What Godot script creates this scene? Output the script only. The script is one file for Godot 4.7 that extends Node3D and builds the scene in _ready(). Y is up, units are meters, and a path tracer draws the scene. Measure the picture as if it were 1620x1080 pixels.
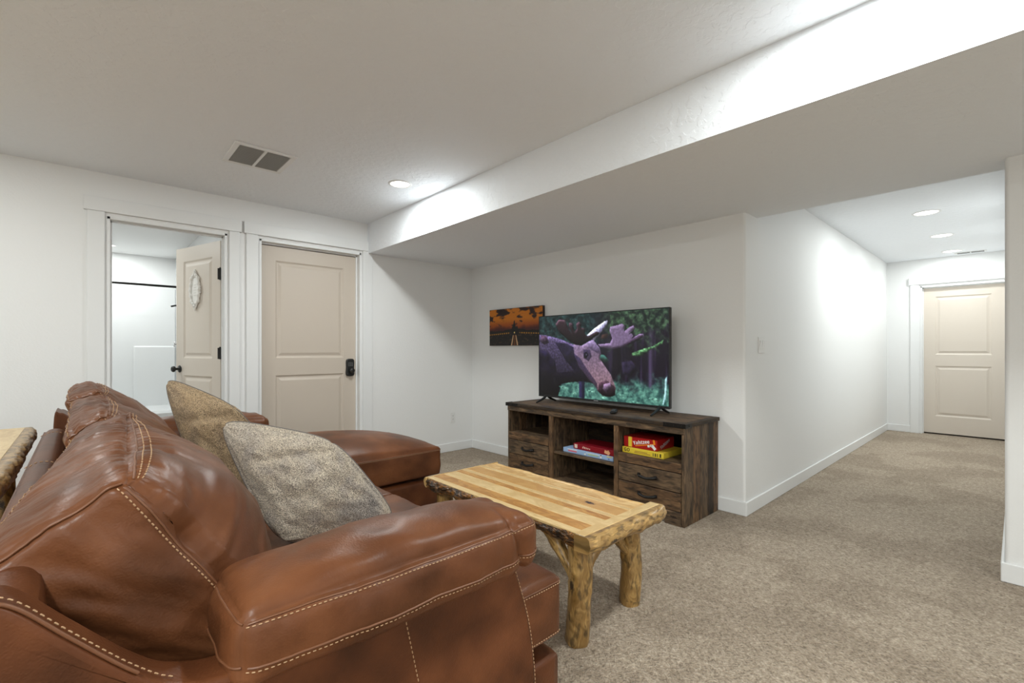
extends Node3D
# A finished basement den: leather sectional, log coffee table, rustic media console, hallway and bathroom beyond.

const CEIL := 2.44      # ceiling height
const SOF := 2.143      # underside of the dropped soffit
const XW := 3.43        # media wall plane
const XH := 3.65        # hall side of that wall
const ZB := -4.44       # wall with the two doors
const ZH := -1.304      # left wall of the hall
const ZR := -0.047      # right side of the hall opening
const XE := 8.64        # end of the hall
const XS := 2.098       # front face of the soffit
const XL := -4.6        # left wall, out of frame
const ZF := 3.6         # wall behind the photographer

var used := {}
var M := {}

# ---------------------------------------------------------------- helpers: naming
func numbered(called: String) -> String:
	var k: int = used.get(called, 0)
	used[called] = k + 1
	return called if k == 0 else "%s_%03d" % [called, k]

func tag(o: Node, label: String, category: String, group := "") -> Node:
	o.set_meta("label", label)
	o.set_meta("category", category)
	if group != "":
		o.set_meta("group", group)
	return o

func thing(called: String, label: String, category: String, at := Vector3.ZERO, turn := 0.0, group := "") -> Node3D:
	var o := Node3D.new()
	o.name = numbered(called)
	add_child(o)
	o.position = at
	o.rotation.y = turn
	tag(o, label, category, group)
	return o

func obj(called: String, mesh: Mesh, m: Material, parent: Node = self) -> MeshInstance3D:
	var o := MeshInstance3D.new()
	o.name = numbered(called) if parent == self else called
	o.mesh = mesh
	o.material_override = m
	o.cast_shadow = GeometryInstance3D.SHADOW_CASTING_SETTING_ON
	parent.add_child(o, true)
	return o

func struct(called: String, mesh: Mesh, m: Material, parent: Node = self) -> MeshInstance3D:
	var o := obj(called, mesh, m, parent)
	if parent == self:
		o.set_meta("kind", "structure")
	return o

func stuff(o: Node) -> Node:
	o.set_meta("kind", "stuff")
	return o

# ---------------------------------------------------------------- helpers: meshes
class MB:
	var v := PackedVector3Array()
	var n := PackedVector3Array()
	var t := PackedVector2Array()
	var ix := PackedInt32Array()

	func tri(a: Vector3, b: Vector3, c: Vector3, nr: Vector3, ta := Vector2.ZERO, tb := Vector2.ZERO, tc := Vector2.ZERO) -> void:
		var k := v.size()
		v.append_array([a, b, c])
		n.append_array([nr, nr, nr])
		t.append_array([ta, tb, tc])
		if (b - a).cross(c - a).dot(nr) > 0.0:
			ix.append_array([k, k + 2, k + 1])
		else:
			ix.append_array([k, k + 1, k + 2])

	func quad(a: Vector3, b: Vector3, c: Vector3, d: Vector3, nr: Vector3, ta := Vector2.ZERO, tb := Vector2.ZERO, tc := Vector2.ZERO, td := Vector2.ZERO) -> void:
		var k := v.size()
		v.append_array([a, b, c, d])
		n.append_array([nr, nr, nr, nr])
		t.append_array([ta, tb, tc, td])
		if (b - a).cross(c - a).dot(nr) > 0.0:
			ix.append_array([k, k + 2, k + 1, k, k + 3, k + 2])
		else:
			ix.append_array([k, k + 1, k + 2, k, k + 2, k + 3])

	func uvof(p: Vector3, a: int, g: int, off: Vector2) -> Vector2:
		var b := (a + 1) % 3
		var c := (a + 2) % 3
		if a == g:
			return Vector2(p[b] * 0.15, p[c]) + off
		var o := c if b == g else b
		return Vector2(p[g], p[o]) + off

	# a box with chamfered edges; g is the axis its grain runs along (texture u, in metres)
	func box(c: Vector3, s: Vector3, bev := 0.002, bs := Basis.IDENTITY, g := 0, off := Vector2.ZERO) -> void:
		var h := s * 0.5
		bev = minf(bev, minf(h.x, minf(h.y, h.z)) * 0.9)
		for a in 3:
			for sa in [-1.0, 1.0]:
				var b := (a + 1) % 3
				var cc := (a + 2) % 3
				var p := []
				var uv := []
				for k in [[-1, -1], [1, -1], [1, 1], [-1, 1]]:
					var q := Vector3.ZERO
					q[a] = sa * h[a]
					q[b] = k[0] * (h[b] - bev)
					q[cc] = k[1] * (h[cc] - bev)
					p.append(c + bs * q)
					uv.append(uvof(q, a, g, off))
				var nr := Vector3.ZERO
				nr[a] = sa
				quad(p[0], p[1], p[2], p[3], bs * nr, uv[0], uv[1], uv[2], uv[3])
		if bev <= 0.0:
			return
		for a in 3:
			var b := (a + 1) % 3
			var cc := (a + 2) % 3
			for sb in [-1.0, 1.0]:
				for sc in [-1.0, 1.0]:
					var p := []
					var uv := []
					for k in [[-1, 0], [1, 0], [1, 1], [-1, 1]]:
						var q := Vector3.ZERO
						q[a] = k[0] * (h[a] - bev)
						q[b] = sb * (h[b] - (bev if k[1] == 0 else 0.0))
						q[cc] = sc * (h[cc] - (bev if k[1] == 1 else 0.0))
						p.append(c + bs * q)
						uv.append(uvof(q, b, g, off))
					var nr := Vector3.ZERO
					nr[b] = sb
					nr[cc] = sc
					quad(p[0], p[1], p[2], p[3], bs * nr.normalized(), uv[0], uv[1], uv[2], uv[3])
		for sx in [-1.0, 1.0]:
			for sy in [-1.0, 1.0]:
				for sz in [-1.0, 1.0]:
					var sg := Vector3(sx, sy, sz)
					var p := []
					for k in 3:
						var q := (h - Vector3.ONE * bev) * sg
						q[k] = h[k] * sg[k]
						p.append(c + bs * q)
					tri(p[0], p[1], p[2], bs * sg.normalized(), off, off, off)

	func lohi(lo: Vector3, hi: Vector3, bev := 0.0, g := 0, off := Vector2.ZERO) -> void:
		box((lo + hi) * 0.5, (hi - lo).abs(), bev, Basis.IDENTITY, g, off)

	# smooth closed or open surface; normals from its faces
	func smooth(pv: PackedVector3Array, pi: PackedInt32Array, pt := PackedVector2Array(), outward := true) -> void:
		var nn := PackedVector3Array()
		nn.resize(pv.size())
		var vol := 0.0
		var k := 0
		while k < pi.size():
			var a := pv[pi[k]]
			var b := pv[pi[k + 1]]
			var c := pv[pi[k + 2]]
			var f := (b - a).cross(c - a)
			vol += a.dot(b.cross(c))
			nn[pi[k]] += f
			nn[pi[k + 1]] += f
			nn[pi[k + 2]] += f
			k += 3
		var sg := 1.0
		if outward and vol < 0.0:
			sg = -1.0
		var base := v.size()
		for i in pv.size():
			var q := nn[i] * sg
			n.append(q.normalized() if q.length_squared() > 1e-20 else Vector3.UP)
		v.append_array(pv)
		if pt.size() == pv.size():
			t.append_array(pt)
		else:
			var z := PackedVector2Array()
			z.resize(pv.size())
			t.append_array(z)
		k = 0
		while k < pi.size():
			if sg > 0.0:
				ix.append_array([base + pi[k], base + pi[k + 2], base + pi[k + 1]])
			else:
				ix.append_array([base + pi[k], base + pi[k + 1], base + pi[k + 2]])
			k += 3

	# a tube along a path; rad is called with (share of the way, angle)
	func tube(path: Array, rad: Callable, sides := 12, us := 1.0, off := Vector2.ZERO) -> void:
		var pv := PackedVector3Array()
		var pt := PackedVector2Array()
		var pi := PackedInt32Array()
		var m := path.size()
		var d0: Vector3 = (path[1] - path[0]).normalized()
		var side := d0.cross(Vector3.UP if absf(d0.y) < 0.9 else Vector3.RIGHT).normalized()
		var run := 0.0
		for i in m:
			var d: Vector3 = (path[mini(i + 1, m - 1)] - path[maxi(i - 1, 0)]).normalized()
			side = (side - d * side.dot(d)).normalized()
			var up := d.cross(side)
			if i > 0:
				run += (path[i] - path[i - 1]).length()
			for j in sides + 1:
				var a := TAU * j / sides
				var r: float = rad.call(float(i) / (m - 1), a if j < sides else 0.0)
				pv.append(path[i] + (side * cos(a) + up * sin(a)) * r)
				pt.append(Vector2(run * us, a / TAU * 0.3) + off)
		for i in m - 1:
			for j in sides:
				var q := i * (sides + 1) + j
				pi.append_array([q, q + sides + 1, q + 1, q + 1, q + sides + 1, q + sides + 2])
		for e in 2:
			var c := pv.size()
			var row := 0 if e == 0 else (m - 1) * (sides + 1)
			pv.append(path[0 if e == 0 else m - 1])
			pt.append(off)
			var ring := pv.size()
			for j in sides + 1:
				pv.append(pv[row + j])
				pt.append(Vector2(pv[row + j].x, pv[row + j].z) + off)
			for j in sides:
				if e == 0:
					pi.append_array([c, ring + j, ring + j + 1])
				else:
					pi.append_array([c, ring + j + 1, ring + j])
		smooth(pv, pi, pt)

	# a turned shape: profile of (radius, height) about the axis of xf's y
	func lathe(prof: Array, xf: Transform3D, sides := 24, squash := Vector2.ONE) -> void:
		var pv := PackedVector3Array()
		var pi := PackedInt32Array()
		for i in prof.size():
			for j in sides:
				var a := TAU * j / sides
				pv.append(xf * Vector3(cos(a) * prof[i].x * squash.x, prof[i].y, sin(a) * prof[i].x * squash.y))
		for i in prof.size() - 1:
			for j in sides:
				var j2 := (j + 1) % sides
				var q := i * sides
				pi.append_array([q + j, q + sides + j, q + j2, q + j2, q + sides + j, q + sides + j2])
		smooth(pv, pi)

	# an outline (x, y) pushed from z0 to z1, its rims rounded by rim
	func slab(poly: PackedVector2Array, z0: float, z1: float, rim := 0.01, steps := 3, xf := Transform3D.IDENTITY) -> void:
		if Geometry2D.is_polygon_clockwise(poly):
			poly = poly.duplicate()
			poly.reverse()
		var m := poly.size()
		var nor := PackedVector2Array()
		for i in m:
			var e0 := (poly[i] - poly[(i + m - 1) % m]).normalized()
			var e1 := (poly[(i + 1) % m] - poly[i]).normalized()
			var b := Vector2(e0.y + e1.y, -e0.x - e1.x)
			b = b.normalized() if b.length() > 1e-6 else Vector2(e1.y, -e1.x)
			nor.append(b / maxf(0.45, b.dot(Vector2(e1.y, -e1.x))))
		var pv := PackedVector3Array()
		var pi := PackedInt32Array()
		var rings := []
		for k in steps + 1:
			var a := PI * 0.5 * k / steps
			rings.append(Vector2(rim * (1.0 - sin(a)), z0 + rim * (1.0 - cos(a))))
		for k in steps + 1:
			var a := PI * 0.5 * (steps - k) / steps
			rings.append(Vector2(rim * (1.0 - sin(a)), z1 - rim * (1.0 - cos(a))))
		for r in rings:
			for i in m:
				var p: Vector2 = poly[i] - nor[i] * r.x
				pv.append(xf * Vector3(p.x, p.y, r.y))
		for k in rings.size() - 1:
			for i in m:
				var j := (i + 1) % m
				pi.append_array([k * m + i, k * m + m + i, k * m + j, k * m + j, k * m + m + i, k * m + m + j])
		smooth(pv, pi)
		var cap := PackedVector2Array()
		for i in m:
			cap.append(poly[i] - nor[i] * rim)
		var ct := Geometry2D.triangulate_polygon(poly)
		var k := 0
		while k < ct.size():
			for z in [z0, z1]:
				tri(xf * Vector3(cap[ct[k]].x, cap[ct[k]].y, z), xf * Vector3(cap[ct[k + 1]].x, cap[ct[k + 1]].y, z), xf * Vector3(cap[ct[k + 2]].x, cap[ct[k + 2]].y, z), xf.basis * Vector3(0, 0, -1.0 if z == z0 else 1.0) * signf(z1 - z0), cap[ct[k]], cap[ct[k + 1]], cap[ct[k + 2]])
			k += 3

	func mesh() -> ArrayMesh:
		var a := []
		a.resize(Mesh.ARRAY_MAX)
		a[Mesh.ARRAY_VERTEX] = v
		a[Mesh.ARRAY_NORMAL] = n
		a[Mesh.ARRAY_TEX_UV] = t
		a[Mesh.ARRAY_INDEX] = ix
		var am := ArrayMesh.new()
		am.add_surface_from_arrays(Mesh.PRIMITIVE_TRIANGLES, a)
		return am

# A stuffed shape: a rounded box bent onto eight corners, its faces bulging, its skin wrinkled.
class Soft:
	var cor: Array            # corner of (x, y, z) signs at index x + 2 y + 4 z
	var half: Vector3
	var rad := 0.03
	var bul := [0.0, 0.0, 0.0, 0.0, 0.0, 0.0]   # -x +x -y +y -z +z
	var pinch := 0.0          # how far the middle of each edge in x and y draws in
	var cround := 0.0         # how far the corners in x and y draw in
	var wr: Callable          # wrinkle height at a place of the unit cube
	var has_wr := false

	func setup(corners: Array, r: float, bulges: Array) -> Soft:
		cor = corners
		rad = r
		bul = bulges
		half = Vector3((cor[1] - cor[0] + cor[3] - cor[2]).length(), (cor[2] - cor[0] + cor[3] - cor[1]).length(), (cor[4] - cor[0] + cor[7] - cor[3]).length()) * 0.25
		rad = minf(rad, minf(half.x, minf(half.y, half.z)) * 0.98)
		return self

	func pt(u: Vector3) -> Vector3:
		var p := u * half
		var lim := half - Vector3.ONE * rad
		var inner := p.clamp(-lim, lim)
		var d := p - inner
		if d.length_squared() > 1e-14:
			p = inner + d.normalized() * rad
		var w := Vector3(1.0 - u.x * u.x, 1.0 - u.y * u.y, 1.0 - u.z * u.z)
		w = Vector3(pow(maxf(w.x, 0.0), 0.75), pow(maxf(w.y, 0.0), 0.75), pow(maxf(w.z, 0.0), 0.75))
		p.x += (bul[1] * maxf(u.x, 0.0) - bul[0] * maxf(-u.x, 0.0)) * w.y * w.z
		p.y += (bul[3] * maxf(u.y, 0.0) - bul[2] * maxf(-u.y, 0.0)) * w.x * w.z
		p.z += (bul[5] * maxf(u.z, 0.0) - bul[4] * maxf(-u.z, 0.0)) * w.x * w.y
		if pinch > 0.0:
			p.x *= 1.0 - pinch * (1.0 - u.y * u.y)
			p.y *= 1.0 - pinch * (1.0 - u.x * u.x)
		if cround > 0.0:
			var cc := cround * pow(u.x * u.y, 4.0)
			p.x *= 1.0 - cc
			p.y *= 1.0 - cc
		var q := (p / half + Vector3.ONE) * 0.5
		var o := Vector3.ZERO
		for k in 8:
			o += cor[k] * ((q.x if k & 1 else 1.0 - q.x) * (q.y if k & 2 else 1.0 - q.y) * (q.z if k & 4 else 1.0 - q.z))
		return o

	func normal(u: Vector3) -> Vector3:
		# outward, from two steps across the face that u lies on
		var ax := u.abs().max_axis_index()
		var b := (ax + 1) % 3
		var c := (ax + 2) % 3
		var e := 0.02
		var u1 := u
		var u2 := u
		var u3 := u
		var u4 := u
		u1[b] = clampf(u[b] - e, -1, 1)
		u2[b] = clampf(u[b] + e, -1, 1)
		u3[c] = clampf(u[c] - e, -1, 1)
		u4[c] = clampf(u[c] + e, -1, 1)
		var nn := (pt(u2) - pt(u1)).cross(pt(u4) - pt(u3)).normalized()
		return nn * signf(u[ax]) * hand()

	func hand() -> float:
		return signf((cor[1] - cor[0]).cross(cor[2] - cor[0]).dot(cor[4] - cor[0]))

	func skin(u: Vector3, lift := 0.0) -> Vector3:
		var h := lift
		if has_wr:
			h += wr.call(u)
		return pt(u) + normal(u) * h

	func spread(s: float) -> float:
		return 0.45 * s + 0.55 * sin(PI * 0.5 * s)

	func add_to(mb: MB, nx: int, ny: int, nz: int) -> void:
		var cnt := Vector3i(nx, ny, nz)
		var ids := {}
		var pv := PackedVector3Array()
		var us := PackedVector3Array()
		var pi := PackedInt32Array()
		for a in 3:
			var b := (a + 1) % 3
			var c := (a + 2) % 3
			for s in 2:
				var grid := PackedInt32Array()
				for i in cnt[b] + 1:
					for j in cnt[c] + 1:
						var l := Vector3i.ZERO
						l[a] = s * cnt[a]
						l[b] = i
						l[c] = j
						if not ids.has(l):
							ids[l] = pv.size()
							var u := Vector3(spread(2.0 * l.x / nx - 1.0), spread(2.0 * l.y / ny - 1.0), spread(2.0 * l.z / nz - 1.0))
							us.append(u)
							pv.append(pt(u))
						grid.append(ids[l])
				var w := cnt[c] + 1
				for i in cnt[b]:
					for j in cnt[c]:
						var q := [grid[i * w + j], grid[(i + 1) * w + j], grid[(i + 1) * w + j + 1], grid[i * w + j + 1]]
						if s == 0:
							pi.append_array([q[0], q[2], q[1], q[0], q[3], q[2]])
						else:
							pi.append_array([q[0], q[1], q[2], q[0], q[2], q[3]])
		if has_wr:
			var nn := PackedVector3Array()
			nn.resize(pv.size())
			var k := 0
			while k < pi.size():
				var f := (pv[pi[k + 1]] - pv[pi[k]]).cross(pv[pi[k + 2]] - pv[pi[k]])
				nn[pi[k]] += f
				nn[pi[k + 1]] += f
				nn[pi[k + 2]] += f
				k += 3
			var hd := hand()
			for i in pv.size():
				pv[i] += nn[i].normalized() * hd * wr.call(us[i])
		mb.smooth(pv, pi)

	# points along a straight line in the unit cube, laid on the skin
	func line(a: Vector3, b: Vector3, steps: int, lift := 0.001) -> Array:
		var o := []
		for i in steps + 1:
			o.append(skin(a.lerp(b, float(i) / steps), lift))
		return o

func corners(x0: float, x1: float, y0: float, y1: float, z0: float, z1: float) -> Array:
	var o := []
	for k in 8:
		o.append(Vector3(x1 if k & 1 else x0, y1 if k & 2 else y0, z1 if k & 4 else z0))
	return o

# thread along a path: a short fat dash every step metres
func stitches(mb: MB, path: Array, step := 0.0105, r := 0.0013) -> void:
	var carry := 0.0
	for i in path.size() - 1:
		var a: Vector3 = path[i]
		var b: Vector3 = path[i + 1]
		var l := (b - a).length()
		if l < 1e-5:
			continue
		var d := (b - a) / l
		var s := d.cross(Vector3.UP if absf(d.y) < 0.9 else Vector3.RIGHT).normalized()
		var w := d.cross(s)
		while carry < l:
			var c := a + d * carry
			var e := d * step * 0.36
			var ring := [s * r, w * r, -s * r, -w * r]
			for k in 4:
				var p: Vector3 = ring[k]
				var q: Vector3 = ring[(k + 1) % 4]
				var nr := (p + q).normalized()
				mb.quad(c - e * 0.6 + p, c + e * 0.6 + p, c + e * 0.6 + q, c - e * 0.6 + q, nr)
				mb.tri(c - e, c - e * 0.6 + p, c - e * 0.6 + q, (nr - d).normalized())
				mb.tri(c + e, c + e * 0.6 + p, c + e * 0.6 + q, (nr + d).normalized())
			carry += step
		carry -= l

func cord(mb: MB, path: Array, r: float) -> void:
	mb.tube(path, func(_s, _a): return r, 6)

func curve2(pts: Array, per := 6, closed := false) -> PackedVector2Array:
	var o := PackedVector2Array()
	var m := pts.size()
	for i in (m if closed else m - 1):
		var p0: Vector2 = pts[(i - 1 + m) % m] if closed else pts[maxi(i - 1, 0)]
		var p1: Vector2 = pts[i]
		var p2: Vector2 = pts[(i + 1) % m]
		var p3: Vector2 = pts[(i + 2) % m] if closed else pts[mini(i + 2, m - 1)]
		for k in per:
			o.append(p1.cubic_interpolate(p2, p0, p3, float(k) / per))
	if not closed:
		o.append(pts[m - 1])
	return o

func curve3(pts: Array, per := 6) -> Array:
	var o := []
	var m := pts.size()
	for i in m - 1:
		for k in per:
			o.append((pts[i] as Vector3).cubic_interpolate(pts[i + 1], pts[maxi(i - 1, 0)], pts[mini(i + 2, m - 1)], float(k) / per))
	o.append(pts[m - 1])
	return o

func noise(freq: float, sd: int, kind := FastNoiseLite.TYPE_SIMPLEX_SMOOTH, oct := 3) -> FastNoiseLite:
	var f := FastNoiseLite.new()
	f.noise_type = kind
	f.frequency = freq
	f.seed = sd
	f.fractal_octaves = oct
	return f

# ---------------------------------------------------------------- materials
func lin(r: float, g: float, b: float) -> Color:
	return Color(r, g, b).linear_to_srgb()

func plain(r: float, g: float, b: float, rough := 0.6, metal := 0.0) -> StandardMaterial3D:
	var m := StandardMaterial3D.new()
	m.albedo_color = lin(r, g, b)
	m.roughness = rough
	m.metallic = metal
	return m

func ramp(stops: Array) -> Gradient:
	var g := Gradient.new()
	var o := PackedFloat32Array()
	var c := PackedColorArray()
	for s in stops:
		o.append(s[0])
		c.append(s[1])
	g.offsets = o
	g.colors = c
	return g

func noise_tex(size: int, f: FastNoiseLite, g: Gradient = null, seamless := true) -> NoiseTexture2D:
	var t := NoiseTexture2D.new()
	t.width = size
	t.height = size
	t.noise = f
	t.seamless = seamless
	t.seamless_blend_skirt = 0.2
	t.generate_mipmaps = false
	if g:
		t.color_ramp = g
	return t

# noise that repeats without a seam: a random lattice, wrapped and enlarged; layers of [lattice cells, weight]
func periodic(size: int, layers: Array, sd: int, contrast := 1.0) -> PackedFloat32Array:
	var out := PackedFloat32Array()
	out.resize(size * size)
	var rg := RandomNumberGenerator.new()
	rg.seed = sd
	var total := 0.0
	for l in layers:
		total += l[1]
	for l in layers:
		var c: int = l[0]
		var raw := PackedByteArray()
		raw.resize(c * c)
		for i in c * c:
			raw[i] = rg.randi() % 256
		var pad := PackedByteArray()
		pad.resize((c + 4) * (c + 4))
		for y in c + 4:
			for x in c + 4:
				pad[y * (c + 4) + x] = raw[((y - 2 + c) % c) * c + (x - 2 + c) % c]
		var im := Image.create_from_data(c + 4, c + 4, false, Image.FORMAT_L8, pad)
		var cell := size / c
		im.resize((c + 4) * cell, (c + 4) * cell, Image.INTERPOLATE_CUBIC)
		im = im.get_region(Rect2i(2 * cell, 2 * cell, size, size))
		var d := im.get_data()
		var w: float = l[1] / total / 255.0
		for i in size * size:
			out[i] += d[i] * w
	for i in size * size:
		out[i] = clampf((out[i] - 0.5) * contrast + 0.5, 0.0, 1.0)
	return out

func colored(a: PackedFloat32Array, g: Gradient) -> ImageTexture:
	var lut := PackedByteArray()
	for i in 256:
		var c := g.sample(i / 255.0)
		lut.append_array([c.r8, c.g8, c.b8])
	var d := PackedByteArray()
	d.resize(a.size() * 3)
	for i in a.size():
		var k := int(a[i] * 255.0) * 3
		d[i * 3] = lut[k]
		d[i * 3 + 1] = lut[k + 1]
		d[i * 3 + 2] = lut[k + 2]
	var s := int(sqrt(a.size()))
	return ImageTexture.create_from_image(Image.create_from_data(s, s, false, Image.FORMAT_RGB8, d))

func grey(a: PackedFloat32Array) -> ImageTexture:
	return colored(a, ramp([[0.0, Color.BLACK], [1.0, Color.WHITE]]))

func tri(m: StandardMaterial3D, per_metre: float, world := true) -> StandardMaterial3D:
	m.uv1_triplanar = true
	m.uv1_world_triplanar = world
	m.uv1_scale = Vector3.ONE * per_metre
	return m

func bump(m: StandardMaterial3D, t: Texture2D, cm: float) -> StandardMaterial3D:
	m.heightmap_enabled = true
	m.heightmap_texture = t
	m.heightmap_scale = cm
	return m

# wood: grain runs along u; returns a colour texture of rings, fibres and knots between the given colours (sRGB)
func wood_tex(sd: int, dark: Color, light: Color, rings: float, fibre: float, knots: Array, heart := -1.0, heart_c := Color.BLACK, w := 512, h := 256, dirt := 0.0) -> ImageTexture:
	var im := Image.create(w, h, false, Image.FORMAT_RGB8)
	var n1 := noise(0.006, sd, FastNoiseLite.TYPE_SIMPLEX_SMOOTH, 3)
	var n2 := noise(0.05, sd + 7, FastNoiseLite.TYPE_SIMPLEX_SMOOTH, 2)
	var n3 := noise(0.5, sd + 13, FastNoiseLite.TYPE_VALUE, 1)
	var n4 := noise(0.012, sd + 21, FastNoiseLite.TYPE_SIMPLEX_SMOOTH, 4)
	for y in h:
		for x in w:
			var bend := n1.get_noise_2d(x, y * 1.6) * 46.0
			var yy := y + bend
			var dk := 0.0
			for k in knots:
				var dx: float = (x - k.x) * 0.55
				var dy: float = y - k.y
				var r := sqrt(dx * dx + dy * dy)
				yy += signf(dy) * k.z * 1.6 * exp(-r / (k.z * 1.8))
				dk = maxf(dk, 1.0 - smoothstep(k.z * 0.35, k.z * 0.9, r + n2.get_noise_2d(x * 3.0, y * 3.0) * 4.0))
			var g := 0.5 + 0.5 * sin(yy * rings + n2.get_noise_2d(x * 0.4, yy) * 2.4)
			g = g * 0.55 + 0.45 * (0.5 + 0.5 * n2.get_noise_2d(x * 0.22, yy * 2.2))
			g += n3.get_noise_2d(x * 0.16, y * 1.7) * fibre
			var c := dark.lerp(light, clampf(g, 0.0, 1.0))
			if heart >= 0.0:
				var hv := absf(yy - h * 0.5) / h
				c = c.lerp(heart_c.lerp(c, 0.35), 1.0 - smoothstep(heart - 0.03, heart + 0.02, hv + n1.get_noise_2d(x * 2.0, 90) * 0.1))
			if dirt > 0.0:
				c = c.lerp(c * 0.35, dirt * smoothstep(0.05, 0.5, n4.get_noise_2d(x * 1.2, y * 3.5)))
				c = c.lerp(c * 1.45, dirt * smoothstep(0.2, 0.55, n4.get_noise_2d(x * 0.8 + 400, y * 4.5)) * 0.6)
			c = c.lerp(Color(0.10, 0.055, 0.03), dk * 0.85)
			im.set_pixel(x, y, c)
	return ImageTexture.create_from_image(im)

func wood_mat(t: Texture2D, tint: Color, rough: float, scale: Vector2, relief := 0.0) -> StandardMaterial3D:
	var m := StandardMaterial3D.new()
	m.albedo_texture = t
	m.albedo_color = tint
	m.roughness = rough
	m.uv1_scale = Vector3(scale.x, scale.y, 1)
	if relief > 0.0:
		bump(m, t, relief)
	return m

func make_materials() -> void:
	# painted drywall: a faint roller stipple
	var stip := grey(periodic(512, [[64, 0.6], [128, 0.3], [32, 0.3]], 3, 1.4))
	M.wall = bump(tri(plain(0.85, 0.855, 0.85, 0.62), 2.2), stip, 0.035)
	# skip-trowel ceiling
	var f := noise(0.018, 11, FastNoiseLite.TYPE_SIMPLEX_SMOOTH, 4)
	f.domain_warp_enabled = true
	f.domain_warp_amplitude = 26.0
	f.domain_warp_frequency = 0.02
	f.fractal_gain = 0.55
	var trowel := noise_tex(1024, f, ramp([[0.0, Color(0.2, 0.2, 0.2)], [0.46, Color(0.3, 0.3, 0.3)], [0.58, Color(0.75, 0.75, 0.75)], [1.0, Color(0.9, 0.9, 0.9)]]))
	M.ceiling = bump(tri(plain(0.885, 0.915, 0.95, 0.7), 0.8), trowel, 0.2)
	M.trim = plain(0.83, 0.84, 0.84, 0.4)
	M.door = plain(0.60, 0.525, 0.445, 0.45)
	M.door_pale = plain(0.68, 0.61, 0.53, 0.45)
	M.black = plain(0.012, 0.012, 0.012, 0.38)
	M.black_metal = plain(0.02, 0.018, 0.017, 0.42, 0.6)
	M.plate = plain(0.80, 0.80, 0.79, 0.35)
	M.slot = plain(0.08, 0.08, 0.08, 0.6)
	M.chrome = plain(0.7, 0.7, 0.7, 0.15, 1.0)
	M.acrylic = plain(0.80, 0.81, 0.81, 0.22)
	M.plaque = plain(0.82, 0.80, 0.76, 0.55)
	M.vent = plain(0.62, 0.615, 0.60, 0.5)
	M.dark = plain(0.03, 0.028, 0.026, 0.8)
	# carpet: speckled loop pile, brushed lighter and darker in sweeps
	var pile := periodic(1024, [[128, 0.5], [256, 0.6], [64, 0.3]], 5, 1.35)
	var carpet := tri(StandardMaterial3D.new(), 1.0)
	carpet.albedo_texture = colored(pile, ramp([[0.0, Color(0.50, 0.448, 0.387)], [0.35, Color(0.63, 0.573, 0.502)], [0.65, Color(0.695, 0.638, 0.566)], [1.0, Color(0.795, 0.74, 0.67)]]))
	carpet.roughness = 0.95
	carpet.metallic_specular = 0.2
	bump(carpet, grey(pile), 0.5)
	carpet.rim_enabled = true
	carpet.rim = 0.25
	carpet.rim_tint = 0.8
	var sweep := noise(0.016, 23, FastNoiseLite.TYPE_SIMPLEX_SMOOTH, 3)
	sweep.domain_warp_enabled = true
	sweep.domain_warp_amplitude = 40.0
	sweep.domain_warp_frequency = 0.012
	carpet.detail_enabled = true
	carpet.detail_blend_mode = BaseMaterial3D.BLEND_MODE_MUL
	carpet.detail_uv_layer = BaseMaterial3D.DETAIL_UV_2
	carpet.detail_albedo = noise_tex(1024, sweep, ramp([[0.0, Color(0.89, 0.88, 0.87)], [0.42, Color(0.925, 0.915, 0.905)], [0.50, Color(0.985, 0.98, 0.975)], [1.0, Color(1, 1, 1)]]), false)
	carpet.uv2_triplanar = true
	carpet.uv2_world_triplanar = true
	carpet.uv2_scale = Vector3.ONE / 14.0
	carpet.uv2_offset = Vector3.ONE * 0.36
	M.carpet = carpet
	# leather: cloudy pull-up colour and fine grain
	var cloud := periodic(512, [[4, 0.5], [8, 0.5], [16, 0.3], [64, 0.08]], 31, 1.2)
	M.leather_tex = colored(cloud, ramp([[0.0, Color(0.27, 0.155, 0.088)], [0.4, Color(0.365, 0.217, 0.128)], [0.6, Color(0.415, 0.25, 0.15)], [1.0, Color(0.52, 0.33, 0.21)]]))
	var le := tri(StandardMaterial3D.new(), 1.6)
	le.albedo_texture = M.leather_tex
	le.roughness = 0.40
	le.metallic_specular = 0.34
	bump(le, grey(periodic(1024, [[256, 0.6], [128, 0.4], [32, 0.5]], 41, 1.6)), 0.04)
	le.clearcoat_enabled = true
	le.clearcoat = 0.05
	le.clearcoat_roughness = 0.3
	M.leather = le
	var lf := le.duplicate()
	lf.albedo_color = Color(0.93, 0.90, 0.88)
	M.leather_frame = lf
	M.piping = plain(0.16, 0.062, 0.026, 0.45)
	M.thread = plain(0.44, 0.27, 0.145, 0.6)
	# tweed
	var fib := periodic(1024, [[256, 0.7], [128, 0.35], [512, 0.3]], 51, 2.0)
	var fab := tri(StandardMaterial3D.new(), 3.0)
	fab.albedo_texture = colored(fib, ramp([[0.0, Color(0.34, 0.325, 0.32)], [0.3, Color(0.64, 0.595, 0.545)], [0.55, Color(0.87, 0.805, 0.725)], [1.0, Color(1.0, 0.965, 0.90)]]))
	fab.roughness = 0.95
	fab.metallic_specular = 0.15
	fab.rim_enabled = true
	fab.rim = 0.3
	bump(fab, grey(fib), 0.45)
	fab.detail_enabled = true
	fab.detail_blend_mode = BaseMaterial3D.BLEND_MODE_MUL
	fab.detail_uv_layer = BaseMaterial3D.DETAIL_UV_2
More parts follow.
